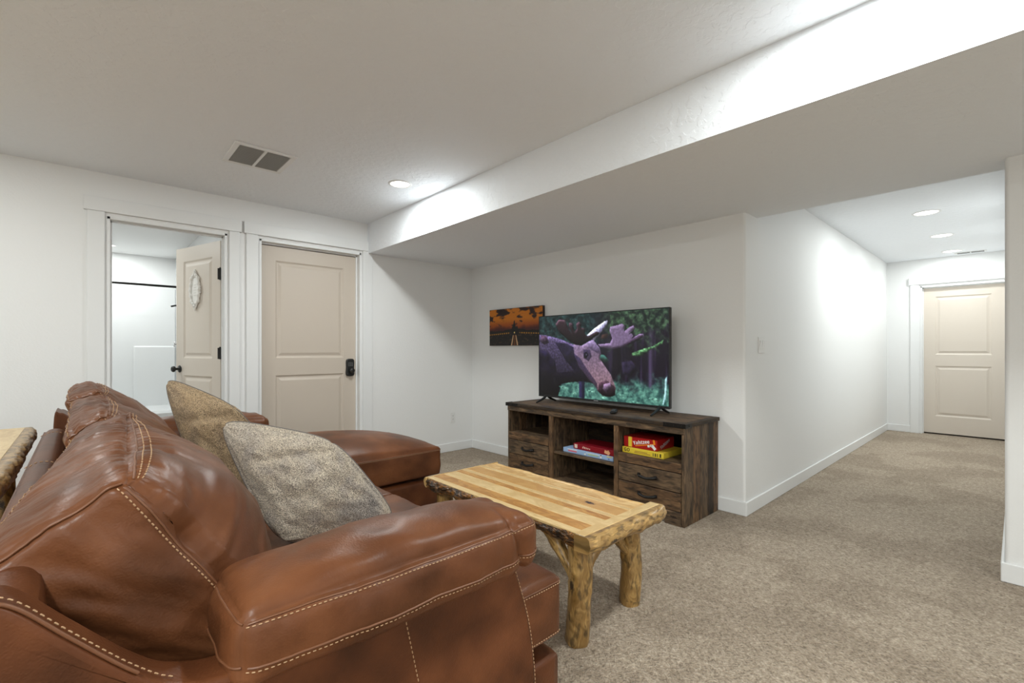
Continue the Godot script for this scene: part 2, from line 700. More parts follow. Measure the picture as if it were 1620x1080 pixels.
	fab.detail_albedo = colored(periodic(256, [[4, 0.5], [8, 0.4], [16, 0.25]], 57, 1.7), ramp([[0.0, Color(0.76, 0.775, 0.82)], [0.35, Color(0.90, 0.90, 0.92)], [0.6, Color(1, 0.99, 0.97)], [1.0, Color(1, 1, 1)]]))
	fab.uv2_triplanar = true
	fab.uv2_scale = Vector3.ONE * 2.2
	M.fabric = fab
	M.fabric_tan = fab.duplicate()
	M.fabric_tan.albedo_color = Color(0.93, 0.865, 0.77)
	M.fabric_seam = plain(0.17, 0.155, 0.145, 0.9)
	# hickory and peeled logs, varnished
	var pale_t := wood_tex(61, Color(0.80, 0.66, 0.43), Color(0.91, 0.80, 0.59), 0.10, 0.10, [])
	var amber_t := wood_tex(67, Color(0.64, 0.43, 0.185), Color(0.82, 0.62, 0.34), 0.12, 0.12, [Vector3(150, 120, 16)])
	var mixed_t := wood_tex(73, Color(0.78, 0.59, 0.33), Color(0.93, 0.80, 0.57), 0.12, 0.12, [Vector3(330, 140, 10)], 0.2, Color(0.74, 0.54, 0.28))
	var log_t := wood_tex(79, Color(0.50, 0.37, 0.19), Color(0.77, 0.63, 0.40), 0.05, 0.12, [Vector3(120, 60, 12), Vector3(380, 180, 14)], -1.0, Color.BLACK, 512, 256, 0.5)
	var bark_t := wood_tex(83, Color(0.10, 0.055, 0.025), Color(0.66, 0.44, 0.18), 0.09, 0.3, [], -1.0, Color.BLACK, 512, 256, 0.6)
	for e in [["pale", pale_t], ["amber", amber_t], ["mixed", mixed_t], ["log", log_t], ["bark", bark_t]]:
		var m := wood_mat(e[1], Color(1, 1, 1), 0.34, Vector2(0.9, 2.2))
		m.clearcoat_enabled = true
		m.clearcoat = 0.25
		m.clearcoat_roughness = 0.25
		M[e[0]] = m
	M.log.uv1_scale = Vector3(1.6, 3.0, 1)
	bump(M.log, log_t, 0.25)
	M.bark.uv1_scale = Vector3(2.2, 3.5, 1)
	bump(M.bark, bark_t, 0.8)
	# weathered dark plank wood
	var r1 := wood_tex(91, Color(0.25, 0.19, 0.135), Color(0.47, 0.38, 0.28), 0.07, 0.16, [Vector3(90, 70, 9), Vector3(400, 190, 8)], -1.0, Color.BLACK, 512, 256, 0.6)
	var r2 := wood_tex(97, Color(0.28, 0.20, 0.13), Color(0.50, 0.38, 0.26), 0.08, 0.16, [Vector3(300, 120, 7)], -1.0, Color.BLACK, 512, 256, 0.6)
	M.rustic = wood_mat(r1, Color(1, 1, 1), 0.62, Vector2(0.8, 2.6), 0.12)
	M.rustic_warm = wood_mat(r2, Color(1, 1, 1), 0.6, Vector2(0.8, 2.6), 0.12)
	M.rustic_dark = wood_mat(r1, Color(0.62, 0.6, 0.58), 0.65, Vector2(0.8, 2.6), 0.12)
	M.glow = StandardMaterial3D.new()
	M.glow.albedo_color = Color(0.9, 0.9, 0.9)
	M.glow.emission_enabled = true
	M.glow.emission = Color(1.0, 0.97, 0.92)
	M.glow.emission_energy_multiplier = 2.2

# ---------------------------------------------------------------- the room shell
func blocks(called: String, list: Array, m: Material) -> MeshInstance3D:
	var mb := MB.new()
	for b in list:
		mb.lohi(b[0], b[1])
	return struct(called, mb.mesh(), m)

# a wall block seen from above with one rounded (bullnose) corner
func rounded_post(lo: Vector2, hi: Vector2, y0: float, y1: float, round_at: Array, r := 0.018) -> ArrayMesh:
	var c := [lo, Vector2(hi.x, lo.y), hi, Vector2(lo.x, hi.y)]
	var poly := PackedVector2Array()
	for k in 4:
		if k in round_at:
			var a: Vector2 = (c[(k + 3) % 4] - c[k]).normalized()
			var b: Vector2 = (c[(k + 1) % 4] - c[k]).normalized()
			for s in 7:
				var g := PI * 0.5 * s / 6.0
				poly.append(c[k] + a * r * (1.0 - sin(g)) + b * r * (1.0 - cos(g)))
		else:
			poly.append(c[k])
	var mb := MB.new()
	var m := poly.size()
	for i in m:
		var p := poly[i]
		var q := poly[(i + 1) % m]
		var e := (q - p).normalized()
		mb.quad(Vector3(p.x, y0, p.y), Vector3(q.x, y0, q.y), Vector3(q.x, y1, q.y), Vector3(p.x, y1, p.y), Vector3(e.y, 0, -e.x))
	for k in range(1, m - 1):
		mb.tri(Vector3(poly[0].x, y1, poly[0].y), Vector3(poly[k].x, y1, poly[k].y), Vector3(poly[k + 1].x, y1, poly[k + 1].y), Vector3.UP)
		mb.tri(Vector3(poly[0].x, y0, poly[0].y), Vector3(poly[k].x, y0, poly[k].y), Vector3(poly[k + 1].x, y0, poly[k + 1].y), Vector3.DOWN)
	return mb.mesh()

const D1 := [0.115, 0.868, 2.135]    # bathroom opening: left, right, top
const D2 := [1.108, 2.030, 2.135]    # closed door
const D3 := [-0.932, -0.085, 2.06]   # hall door, along z

func build_shell() -> void:
	blocks("floor", [[Vector3(XL - 0.1, -0.1, -8.2), Vector3(XE + 0.3, 0, ZF + 0.1)]], M.carpet)
	blocks("ceiling", [[Vector3(XL - 0.1, CEIL, ZB - 0.12), Vector3(XS, CEIL + 0.12, ZF + 0.1)]], M.ceiling)
	blocks("ceiling", [[Vector3(XS, SOF, ZB), Vector3(XH, CEIL + 0.12, ZF)]], M.ceiling).set_meta("label", "dropped soffit running the length of the room")
	blocks("ceiling", [[Vector3(XH, CEIL, ZH - 0.12), Vector3(XE + 0.12, CEIL + 0.12, ZF)]], M.ceiling)
	blocks("wall_back", [
		[Vector3(XL, 0, ZB - 0.12), Vector3(D1[0], CEIL, ZB)],
		[Vector3(D1[0], D1[2], ZB - 0.12), Vector3(D1[1], CEIL, ZB)],
		[Vector3(D1[1], 0, ZB - 0.12), Vector3(D2[0], CEIL, ZB)],
		[Vector3(D2[0], D2[2], ZB - 0.12), Vector3(D2[1], CEIL, ZB)],
		[Vector3(D2[1], 0, ZB - 0.12), Vector3(XH, CEIL, ZB)]], M.wall)
	struct("wall_right", rounded_post(Vector2(XW, ZB), Vector2(XH, ZH), 0, SOF, [3]), M.wall)
	struct("wall_right", rounded_post(Vector2(XW, ZR), Vector2(XH, ZF), 0, SOF, [0]), M.wall)
	blocks("wall_left", [[Vector3(XL - 0.12, 0, ZB - 0.12), Vector3(XL, CEIL, ZF + 0.12)]], M.wall)
	blocks("wall_front", [[Vector3(XL, 0, ZF), Vector3(XE + 0.12, CEIL, ZF + 0.12)]], M.wall)
	blocks("wall_hall_left", [[Vector3(XH, 0, ZH - 0.12), Vector3(XE, CEIL, ZH)]], M.wall)
	blocks("wall_hall_right", [[Vector3(XH, 0, ZR), Vector3(XE, CEIL, ZR + 0.12)]], M.wall)
	blocks("wall_hall_end", [
		[Vector3(XE, 0, ZH - 0.12), Vector3(XE + 0.12, CEIL, D3[0])],
		[Vector3(XE, D3[2], D3[0]), Vector3(XE + 0.12, CEIL, D3[1])],
		[Vector3(XE, 0, D3[1]), Vector3(XE + 0.12, CEIL, ZR + 0.12)]], M.wall)
	# bathroom beyond the first door
	blocks("wall_bathroom_right", [[Vector3(0.93, 0, -8.1), Vector3(1.05, CEIL, ZB - 0.12)]], M.acrylic)
	blocks("wall_bathroom_left", [[Vector3(-1.3, 0, -8.1), Vector3(-1.18, CEIL, ZB - 0.12)]], M.wall)
	blocks("wall_bathroom_back", [[Vector3(-1.3, 0, -8.1), Vector3(1.05, CEIL, -7.98)]], M.wall)
	blocks("ceiling_bathroom", [[Vector3(-1.3, CEIL, -8.1), Vector3(1.05, CEIL + 0.12, ZB - 0.12)]], M.wall)
	# space behind the closed doors
	blocks("wall_closet", [[Vector3(1.05, 0, ZB - 0.5), Vector3(2.2, CEIL, ZB - 0.4)]], M.wall)
	blocks("wall_hall_closet", [[Vector3(XE + 0.3, 0, ZH), Vector3(XE + 0.4, CEIL, 0.2)]], M.wall)
	# baseboards
	var bt := 0.014
	var bh := 0.098
	var base := [
		["baseboard_back", Vector3(XL, 0, ZB), Vector3(0.0, bh, ZB + bt)],
		["baseboard_back", Vector3(2.15, 0, ZB), Vector3(XW, bh, ZB + bt)],
		["baseboard_right", Vector3(XW - bt, 0, ZB), Vector3(XW, bh, ZH + bt)],
		["baseboard_hall_left", Vector3(XW, 0, ZH), Vector3(XE, bh, ZH + bt)],
		["baseboard_right", Vector3(XW - bt, 0, ZR - bt), Vector3(XW, bh, ZF)],
		["baseboard_hall_right", Vector3(XW, 0, ZR - bt), Vector3(XE, bh, ZR)],
		["baseboard_hall_end", Vector3(XE - bt, 0, ZH), Vector3(XE, bh, D3[0] - 0.09)],
		["baseboard_left", Vector3(XL, 0, ZB), Vector3(XL + bt, bh, ZF)],
		["baseboard_front", Vector3(XL, 0, ZF - bt), Vector3(XW, bh, ZF)]]
	for b in base:
		var mb := MB.new()
		mb.lohi(b[1], b[2], 0.004)
		struct(b[0], mb.mesh(), M.trim)

# door casings: flat boards with an overhanging head board
func casing(called: String, xf: Transform3D, l: float, r: float, top: float, head_r: float, left_w := 0.095, right_w := 0.09) -> void:
	var o := Node3D.new()
	o.name = numbered(called)
	add_child(o)
	o.transform = xf
	o.set_meta("kind", "structure")
	var rv := 0.012
	var a := MB.new()
	a.lohi(Vector3(l - rv - left_w, 0, 0), Vector3(l - rv, top + 0.025, 0.018), 0.002)
	obj("side_casing", a.mesh(), M.trim, o)
	if right_w > 0.0:
		a = MB.new()
		a.lohi(Vector3(r + rv, 0, 0), Vector3(r + rv + right_w, top + 0.025, 0.018), 0.002)
		obj("side_casing", a.mesh(), M.trim, o)
	a = MB.new()
	a.lohi(Vector3(l - rv - left_w - 0.018, top + 0.025, 0), Vector3(head_r, top + 0.125, 0.026), 0.002)
	obj("head_casing", a.mesh(), M.trim, o)
	a = MB.new()
	var jt := 0.018
	a.lohi(Vector3(l - 0.001, 0, -0.125), Vector3(l + jt, top, 0.004), 0.001)
	a.lohi(Vector3(r - jt, 0, -0.125), Vector3(r + 0.001, top, 0.004), 0.001)
	a.lohi(Vector3(l, top - jt, -0.125), Vector3(r, top + 0.001, 0.004), 0.001)
	obj("jamb", a.mesh(), M.trim, o)
	a = MB.new()
	for e in [[l + jt, l + jt + 0.012], [r - jt - 0.012, r - jt]]:
		a.lohi(Vector3(e[0], 0, -0.07), Vector3(e[1], top - jt, -0.055), 0.001)
	a.lohi(Vector3(l + jt, top - jt - 0.012, -0.07), Vector3(r - jt, top - jt, -0.055), 0.001)
	obj("stop_strip", a.mesh(), M.trim, o)

# a two-panel moulded door, x from 0 to w, its thickness from -t to 0 in z
func door_slab(w: float, h: float, t: float) -> ArrayMesh:
	var mb := MB.new()
	var st := 0.128
	var pans := [[0.235, 0.93], [1.085, h - 0.125]]
	for side in 2:
		var z := 0.0 if side == 0 else -t
		var dn := -1.0 if side == 0 else 1.0
		var nz := Vector3(0, 0, -dn)
		var strips := [[0.0, w, 0.0, pans[0][0]], [0.0, w, pans[0][1], pans[1][0]], [0.0, w, pans[1][1], h]]
		for p in pans:
			strips.append([0.0, st, p[0], p[1]])
			strips.append([w - st, w, p[0], p[1]])
		for s in strips:
			mb.quad(Vector3(s[0], s[2], z), Vector3(s[1], s[2], z), Vector3(s[1], s[3], z), Vector3(s[0], s[3], z), nz)
		for p in pans:
			var rings := [[0.0, 0.0], [0.003, 0.002], [0.012, 0.009], [0.016, 0.0105], [0.026, 0.0105], [0.046, 0.003], [0.05, 0.002]]
			for k in rings.size() - 1:
				var a := ring_at(st, w - st, p[0], p[1], rings[k][0], z + dn * rings[k][1])
				var b := ring_at(st, w - st, p[0], p[1], rings[k + 1][0], z + dn * rings[k + 1][1])
				for i in 4:
					var j := (i + 1) % 4
					var nr: Vector3 = (a[j] - a[i]).cross(b[i] - a[i]).normalized()
					if nr.dot(nz) < 0.0:
						nr = -nr
					mb.quad(a[i], a[j], b[j], b[i], nr)
			var c := ring_at(st, w - st, p[0], p[1], 0.05, z + dn * 0.002)
			mb.quad(c[0], c[1], c[2], c[3], nz)
	var e := [Vector3(0, 0, 0), Vector3(w, 0, 0), Vector3(w, h, 0), Vector3(0, h, 0)]
	var en := [Vector3.DOWN, Vector3.RIGHT, Vector3.UP, Vector3.LEFT]
	var back := Vector3(0, 0, -t)
	for i in 4:
		mb.quad(e[i], e[(i + 1) % 4], e[(i + 1) % 4] + back, e[i] + back, en[i])
	return mb.mesh()

func ring_at(x0: float, x1: float, y0: float, y1: float, ins: float, z: float) -> Array:
	return [Vector3(x0 + ins, y0 + ins, z), Vector3(x1 - ins, y0 + ins, z), Vector3(x1 - ins, y1 - ins, z), Vector3(x0 + ins, y1 - ins, z)]

func knob_mesh(xf: Transform3D) -> ArrayMesh:
	var mb := MB.new()
	mb.lathe([Vector2(0, 0), Vector2(0.031, 0), Vector2(0.033, 0.003), Vector2(0.031, 0.008), Vector2(0.014, 0.011), Vector2(0.0115, 0.016), Vector2(0.0115, 0.034), Vector2(0.016, 0.038), Vector2(0.025, 0.045), Vector2(0.028, 0.054), Vector2(0.0255, 0.062), Vector2(0.018, 0.068), Vector2(0.008, 0.0705), Vector2(0, 0.071)], xf, 28)
	return mb.mesh()

func build_doors() -> void:
	casing("trim_1", Transform3D(Basis.IDENTITY, Vector3(0, 0, ZB)), D1[0], D1[1], D1[2], 0.972, 0.095, 0.075)
	casing("trim_2", Transform3D(Basis.IDENTITY, Vector3(0, 0, ZB)), D2[0], D2[1], D2[2], XS, 0.09, 0.1)
	# seen down the hall, facing -x: local x runs along -z ... the door's own frame
	var hx := Transform3D(Basis(Vector3.UP, -PI * 0.5), Vector3(XE, 0, 0))
	casing("trim_3", hx, D3[0], D3[1], D3[2], D3[1], 0.095, 0.0)
	var fy := Basis(Vector3.RIGHT, PI * 0.5)      # lathe axis towards +z
	# bathroom door, hinged on the right jamb and swung into the bathroom
	var w := 0.735
	var d := Node3D.new()
	d.name = numbered("door_1")
	add_child(d)
	d.set_meta("kind", "structure")
	var hinge := Vector3(D1[1] - 0.026, 0.012, ZB - 0.128)
	d.transform = Transform3D(Basis(Vector3.UP, deg_to_rad(-72.5)), hinge) * Transform3D(Basis.IDENTITY, Vector3(-w, 0, 0))
	obj("door_slab", door_slab(w, 2.085, 0.035), M.door_pale, d)
	obj("door_knob", knob_mesh(Transform3D(fy, Vector3(0.066, 0.985, 0))), M.black, d)
	obj("door_knob", knob_mesh(Transform3D(Basis(Vector3.RIGHT, -PI * 0.5), Vector3(0.066, 0.985, -0.035))), M.black, d)
	for y in [0.25, 1.13, 1.80]:
		var mb := MB.new()
		mb.box(Vector3(w + 0.0015, y, -0.017), Vector3(0.003, 0.095, 0.034), 0.001)
		mb.lathe([Vector2(0, -0.05), Vector2(0.0075, -0.05), Vector2(0.0075, 0.05), Vector2(0.004, 0.056), Vector2(0, 0.056)], Transform3D(Basis.IDENTITY, Vector3(w + 0.008, y, 0.006)), 12)
		mb.box(Vector3(w + 0.013, y, 0.012), Vector3(0.03, 0.095, 0.003), 0.001, Basis(Vector3.UP, 1.1))
		obj("hinge", mb.mesh(), M.black_metal, d)
	build_plaque(d.transform * Transform3D(Basis.IDENTITY, Vector3(w * 0.5 - 0.02, 1.69, 0.0)).scaled_local(Vector3(0.95, 0.9, 1.0)))
	# the closed door with the keypad lock
	d = Node3D.new()
	d.name = numbered("door_2")
	add_child(d)
	d.set_meta("kind", "structure")
	var w2: float = D2[1] - D2[0] - 0.042
	d.position = Vector3(D2[0] + 0.021, 0.012, ZB - 0.07)
	obj("door_slab", door_slab(w2, 2.088, 0.035), M.door, d)
	var lx := w2 - 0.068
	var plate := curve2([Vector2(-0.037, -0.078), Vector2(0.037, -0.078), Vector2(0.039, 0), Vector2(0.037, 0.075), Vector2(0, 0.086), Vector2(-0.037, 0.075), Vector2(-0.039, 0)], 4, true)
	var lm := MB.new()
	lm.slab(plate, 0, 0.026, 0.008, 3, Transform3D(Basis.IDENTITY, Vector3(lx, 0.985, 0)))
	var lock := obj("keypad_lock", lm.mesh(), M.black, d)
	lm = MB.new()
	for r in 3:
		for c in 3:
			lm.box(Vector3(lx - 0.016 + c * 0.016, 1.03 - r * 0.014, 0.027), Vector3(0.011, 0.009, 0.005), 0.002)
	obj("key_button", lm.mesh(), plain(0.16, 0.16, 0.16, 0.4), lock)
	lm = MB.new()
	lm.lathe([Vector2(0, 0.02), Vector2(0.012, 0.024), Vector2(0.0115, 0.045), Vector2(0.024, 0.05), Vector2(0.026, 0.06), Vector2(0.021, 0.068), Vector2(0, 0.07)], Transform3D(fy, Vector3(lx + 0.004, 0.955, 0)), 24)
	obj("turn_knob", lm.mesh(), M.black, lock)
	lm = MB.new()
	lm.box(Vector3(w2 + 0.021, 0.985, 0.04), Vector3(0.003, 0.11, 0.045), 0.001)
	obj("strike_plate", lm.mesh(), plain(0.45, 0.45, 0.44, 0.4, 0.7), d)
	# hall door
	d = Node3D.new()
	d.name = numbered("door_3")
	add_child(d)
	d.set_meta("kind", "structure")
	var w3: float = D3[1] - D3[0] - 0.042
	d.transform = hx * Transform3D(Basis.IDENTITY, Vector3(D3[0] + 0.021, 0.02, -0.06))
	obj("door_slab", door_slab(w3, 2.012, 0.035), M.door_pale, d)

func build_plaque(xf: Transform3D) -> void:
	var o := thing("door_plaque", "white oval carved plaque hanging on the open bathroom door", "plaque")
	o.transform = xf
	var rx := 0.082
	var ry := 0.165
	var mb := MB.new()
	mb.lathe([Vector2(0, 0.004), Vector2(1, 0.004), Vector2(1, 0.009), Vector2(0, 0.011)], Transform3D(Basis(Vector3.RIGHT, PI * 0.5), Vector3.ZERO), 40, Vector2(rx * 0.86, ry * 0.9))
	obj("plate", mb.mesh(), M.plaque, o)
	var ring := []
	for k in 73:
		var a := TAU * k / 72.0
		var sc := 1.0 + 0.05 * cos(a * 8.0)
		ring.append(Vector3(cos(a) * rx * 0.9 * sc, sin(a) * ry * 0.93 * sc, 0.011))
	mb = MB.new()
	mb.tube(ring, func(s, _a): return 0.0135 + 0.004 * cos(s * TAU * 16.0), 8)
	obj("carved_rim", mb.mesh(), M.plaque, o)
	mb = MB.new()
	for k in 40:
		var a := TAU * k / 40.0
		ball(mb, Vector3(cos(a) * rx * 0.74, sin(a) * ry * 0.8, 0.012), 0.0035)
	stuff(obj("beading", mb.mesh(), M.plaque, o))
	for s in [-1.0, 1.0]:
		var y: float = s * (ry + 0.012)
		for b in [[0, 0, 0.014], [-0.016, -0.012 * s, 0.009], [0.016, -0.012 * s, 0.009], [-0.03, -0.026 * s, 0.007], [0.03, -0.026 * s, 0.007], [0, 0.018 * s, 0.009]]:
			mb = MB.new()
			ball(mb, Vector3(b[0], y + b[1], 0.01), b[2])
			obj("scroll", mb.mesh(), M.plaque, o)
	for s in [-1.0, 1.0]:
		for yy in [-0.03, 0.0, 0.03]:
			mb = MB.new()
			ball(mb, Vector3(s * (rx + 0.006), yy, 0.009), 0.009)
			obj("scroll", mb.mesh(), M.plaque, o)
	# faint raised lines of script in the middle, too small to read
	mb = MB.new()
	for k in 5:
		mb.box(Vector3(0, 0.05 - k * 0.026, 0.0118), Vector3(0.05 - absf(k - 2.0) * 0.006, 0.004, 0.002), 0.0008)
	stuff(obj("raised_script", mb.mesh(), plain(0.66, 0.64, 0.6, 0.6), o))

func ball(mb: MB, c: Vector3, r: float, sides := 10) -> void:
	var prof := []
	for k in 7:
		var a := PI * k / 6.0 - PI * 0.5
		prof.append(Vector2(cos(a) * r, sin(a) * r))
	mb.lathe(prof, Transform3D(Basis.IDENTITY, c), sides)

# ---------------------------------------------------------------- lamps and fittings
func downlight(at: Vector3, power: float, label: String, group: String, r := 0.07) -> void:
	var o := thing("recessed_light", label, "light", at, 0.0, group)
	var mb := MB.new()
	var f := Transform3D(Basis(Vector3.RIGHT, PI), Vector3.ZERO)
	mb.lathe([Vector2(r, -0.004), Vector2(r, 0.002), Vector2(r + 0.004, 0.006), Vector2(r + 0.018, 0.003), Vector2(r + 0.02, 0.0)], f, 40)
	obj("trim_ring", mb.mesh(), M.trim, o)
	mb = MB.new()
	mb.lathe([Vector2(0, 0.0035), Vector2(r * 0.6, 0.003), Vector2(r, 0.001), Vector2(r, -0.002), Vector2(0, -0.002)], f, 40)
	obj("lamp_lens", mb.mesh(), M.glow, o)
	var l := AreaLight3D.new()
	l.name = "lamp_glow"
	l.area_size = Vector2(r * 1.7, r * 1.7)
	l.light_energy = power
	l.light_color = Color(0.975, 0.995, 0.99)
	l.shadow_enabled = true
	l.area_range = 14.0
	l.position = Vector3(0, -0.009, 0)
	l.rotation.x = -PI * 0.5
	o.add_child(l)

func build_fittings() -> void:
	# air return in the ceiling
	var x0 := 0.668
	var x1 := 1.03
	var z0 := -3.59
	var z1 := -3.2
	var v := thing("ceiling_vent", "white ceiling air grille with two slatted halves", "vent", Vector3((x0 + x1) * 0.5, CEIL, (z0 + z1) * 0.5))
	var hw := (x1 - x0) * 0.5
	var hz := (z1 - z0) * 0.5
	var mb := MB.new()
	var bw := 0.034
	mb.lohi(Vector3(-hw, -0.009, -hz), Vector3(hw, 0, -hz + bw), 0.003)
	mb.lohi(Vector3(-hw, -0.009, hz - bw), Vector3(hw, 0, hz), 0.003)
	mb.lohi(Vector3(-hw, -0.009, -hz + bw), Vector3(-hw + bw, 0, hz - bw), 0.003)
	mb.lohi(Vector3(hw - bw, -0.009, -hz + bw), Vector3(hw, 0, hz - bw), 0.003)
	mb.lohi(Vector3(-0.009, -0.009, -hz + bw), Vector3(0.009, 0, hz - bw), 0.002)
	obj("frame", mb.mesh(), M.trim, v)
	mb = MB.new()
	mb.lohi(Vector3(-hw + 0.02, -0.0015, -hz + 0.02), Vector3(hw - 0.02, -0.0005, hz - 0.02))
	obj("backing", mb.mesh(), plain(0.42, 0.415, 0.40, 0.8), v)
	var sl := MB.new()
	sl.box(Vector3.ZERO, Vector3(hw - bw - 0.006, 0.0015, 0.013), 0.0004, Basis(Vector3.RIGHT, 0.7))
	var slm := sl.mesh()
	for h in [-1.0, 1.0]:
		for k in 22:
			var s := obj("slat", slm, M.vent, v)
			s.position = Vector3(h * (hw - bw + 0.009) * 0.5, -0.0055, -hz + bw + 0.007 + k * (hz * 2 - bw * 2 - 0.014) / 21.0)
	# register in the hall ceiling
	v = thing("ceiling_register", "slim white slotted register in the hall ceiling by the door", "vent", Vector3(8.45, CEIL, -0.42))
	mb = MB.new()
	mb.lohi(Vector3(-0.06, -0.006, -0.15), Vector3(0.06, 0, 0.15), 0.002)
	obj("plate", mb.mesh(), M.trim, v)
	mb = MB.new()
	for k in 5:
		for s in [-1.0, 1.0]:
			mb.box(Vector3(-0.04 + k * 0.02, -0.0062, s * 0.066), Vector3(0.007, 0.002, 0.118), 0.0)
	obj("slot", mb.mesh(), M.slot, v)
	# outlet and switch
	var o := thing("wall_outlet", "white wall outlet low on the back wall near the corner", "outlet", Vector3(3.14, 0.388, ZB))
	mb = MB.new()
	mb.box(Vector3(0, 0, 0.003), Vector3(0.07, 0.115, 0.006), 0.002)
	obj("cover_plate", mb.mesh(), M.plate, o)
	for s in [-1.0, 1.0]:
		mb = MB.new()
		mb.box(Vector3(0, s * 0.0195, 0.0065), Vector3(0.034, 0.029, 0.003), 0.001)
		var so := obj("socket", mb.mesh(), M.plate, o)
		mb = MB.new()
		mb.box(Vector3(-0.006, s * 0.0195 + 0.003, 0.0082), Vector3(0.0022, 0.009, 0.0006), 0.0)
		mb.box(Vector3(0.006, s * 0.0195 + 0.003, 0.0082), Vector3(0.0022, 0.009, 0.0006), 0.0)
		mb.box(Vector3(0, s * 0.0195 - 0.008, 0.0082), Vector3(0.004, 0.004, 0.0006), 0.0)
		obj("slot", mb.mesh(), M.slot, so)
	o = thing("light_switch", "white double rocker light switch on the hall wall", "switch", Vector3(3.725, 1.207, ZH))
	mb = MB.new()
	mb.box(Vector3(0, 0, 0.0035), Vector3(0.118, 0.118, 0.007), 0.0025)
	obj("cover_plate", mb.mesh(), M.plate, o)
	for s in [-1.0, 1.0]:
		mb = MB.new()
		mb.box(Vector3(s * 0.023, 0, 0.008), Vector3(0.033, 0.067, 0.006), 0.001, Basis(Vector3.RIGHT, 0.09))
		obj("rocker", mb.mesh(), M.plate, o)
	# bathroom: moulded surround, curtain rod, valve, shower arm
	o = thing("bath_surround", "glossy white moulded bath surround behind the black rod", "bath surround", Vector3(-0.13, 0.0, -7.98))
	mb = MB.new()
	mb.lohi(Vector3(-1.05, 0, 0.0), Vector3(1.06, 2.02, 0.02), 0.008)
	obj("wall_panel", mb.mesh(), M.acrylic, o)
	mb = MB.new()
	mb.lohi(Vector3(0.6, 0.4, 0.012), Vector3(1.06, 1.225, 0.05), 0.022)
	obj("corner_shelf", mb.mesh(), M.acrylic, o)
	mb = MB.new()
	mb.lohi(Vector3(-1.05, 0, 0.02), Vector3(1.06, 0.42, 0.85), 0.03)
	obj("tub", mb.mesh(), M.acrylic, o)
	o = thing("curtain_rod", "thin black shower curtain rod across the bathroom", "curtain rod", Vector3(0.93, 1.945, -7.02))
	mb = MB.new()
	mb.tube([Vector3(0, 0, 0), Vector3(-1.0, 0, 0), Vector3(-2.1, 0, 0)], func(_s, _a): return 0.0135, 14)
	obj("rod", mb.mesh(), M.black_metal, o)
	for x in [0.0, -2.1]:
		mb = MB.new()
		mb.lathe([Vector2(0, -0.008), Vector2(0.03, -0.008), Vector2(0.03, 0.004), Vector2(0.018, 0.012), Vector2(0, 0.012)], Transform3D(Basis(Vector3.FORWARD, PI * 0.5 * (-1.0 if x == 0.0 else 1.0)), Vector3(x, 0, 0)), 20)
		obj("flange", mb.mesh(), M.black_metal, o)
	o = thing("shower_spout", "short dark shower pipe on the bathroom side wall", "shower pipe", Vector3(0.93, 1.75, -7.45))
	mb = MB.new()
	mb.tube([Vector3(0, 0, 0), Vector3(-0.06, 0.0, 0), Vector3(-0.11, -0.015, 0)], func(_s, _a): return 0.011, 10)
	obj("pipe", mb.mesh(), M.black_metal, o)
	mb = MB.new()
	mb.lathe([Vector2(0, 0), Vector2(0.04, 0), Vector2(0.036, 0.01), Vector2(0, 0.012)], Transform3D(Basis(Vector3.FORWARD, -PI * 0.5), Vector3.ZERO), 20)
	obj("flange", mb.mesh(), M.black_metal, o)
	o = thing("shower_valve", "chrome shower valve handle above the bath ledge", "valve", Vector3(0.93, 1.255, -7.42))
	mb = MB.new()
	mb.lathe([Vector2(0, 0), Vector2(0.075, 0), Vector2(0.07, 0.012), Vector2(0.03, 0.02), Vector2(0.028, 0.07), Vector2(0.02, 0.08), Vector2(0, 0.08)], Transform3D(Basis(Vector3.FORWARD, -PI * 0.5), Vector3.ZERO), 24)
	obj("escutcheon", mb.mesh(), M.chrome, o)
	mb = MB.new()
	mb.box(Vector3(-0.085, -0.02, 0.03), Vector3(0.02, 0.022, 0.1), 0.006, Basis(Vector3.RIGHT, 0.4))
	obj("lever", mb.mesh(), M.chrome, o)

# ---------------------------------------------------------------- the leather sectional
func soft_mesh(s: Soft, nx: int, ny: int, nz: int) -> ArrayMesh:
	var mb := MB.new()
	s.add_to(mb, nx, ny, nz)
	return mb.mesh()

# gathers running away from a seam: streaks across it that fade with distance
func gathers(n: FastNoiseLite, along: float, away: float, reach: float) -> float:
	var g := n.get_noise_2d(along * 190.0 + 7.0 * sin(away * 11.0 + along * 5.0), away * 30.0)
	g = 1.0 - absf(g) * 2.2
	return (g * 0.7 - 0.25) * exp(-away / reach)

func seam_set(parent: Node, s: Soft, runs: Array, double_line := false) -> void:
	var pm := MB.new()
	var tm := MB.new()
	for r in runs:
		var a: Vector3 = r[0]
		var b: Vector3 = r[1]
		cord(pm, s.line(a, b, 40, 0.0008), 0.0028)
		for o in (r[2] as Array):
			stitches(tm, s.line(a + o, b + o, 60, 0.0012))
	obj("piping", pm.mesh(), M.piping, parent)
	stuff(obj("stitching", tm.mesh(), M.thread, parent))

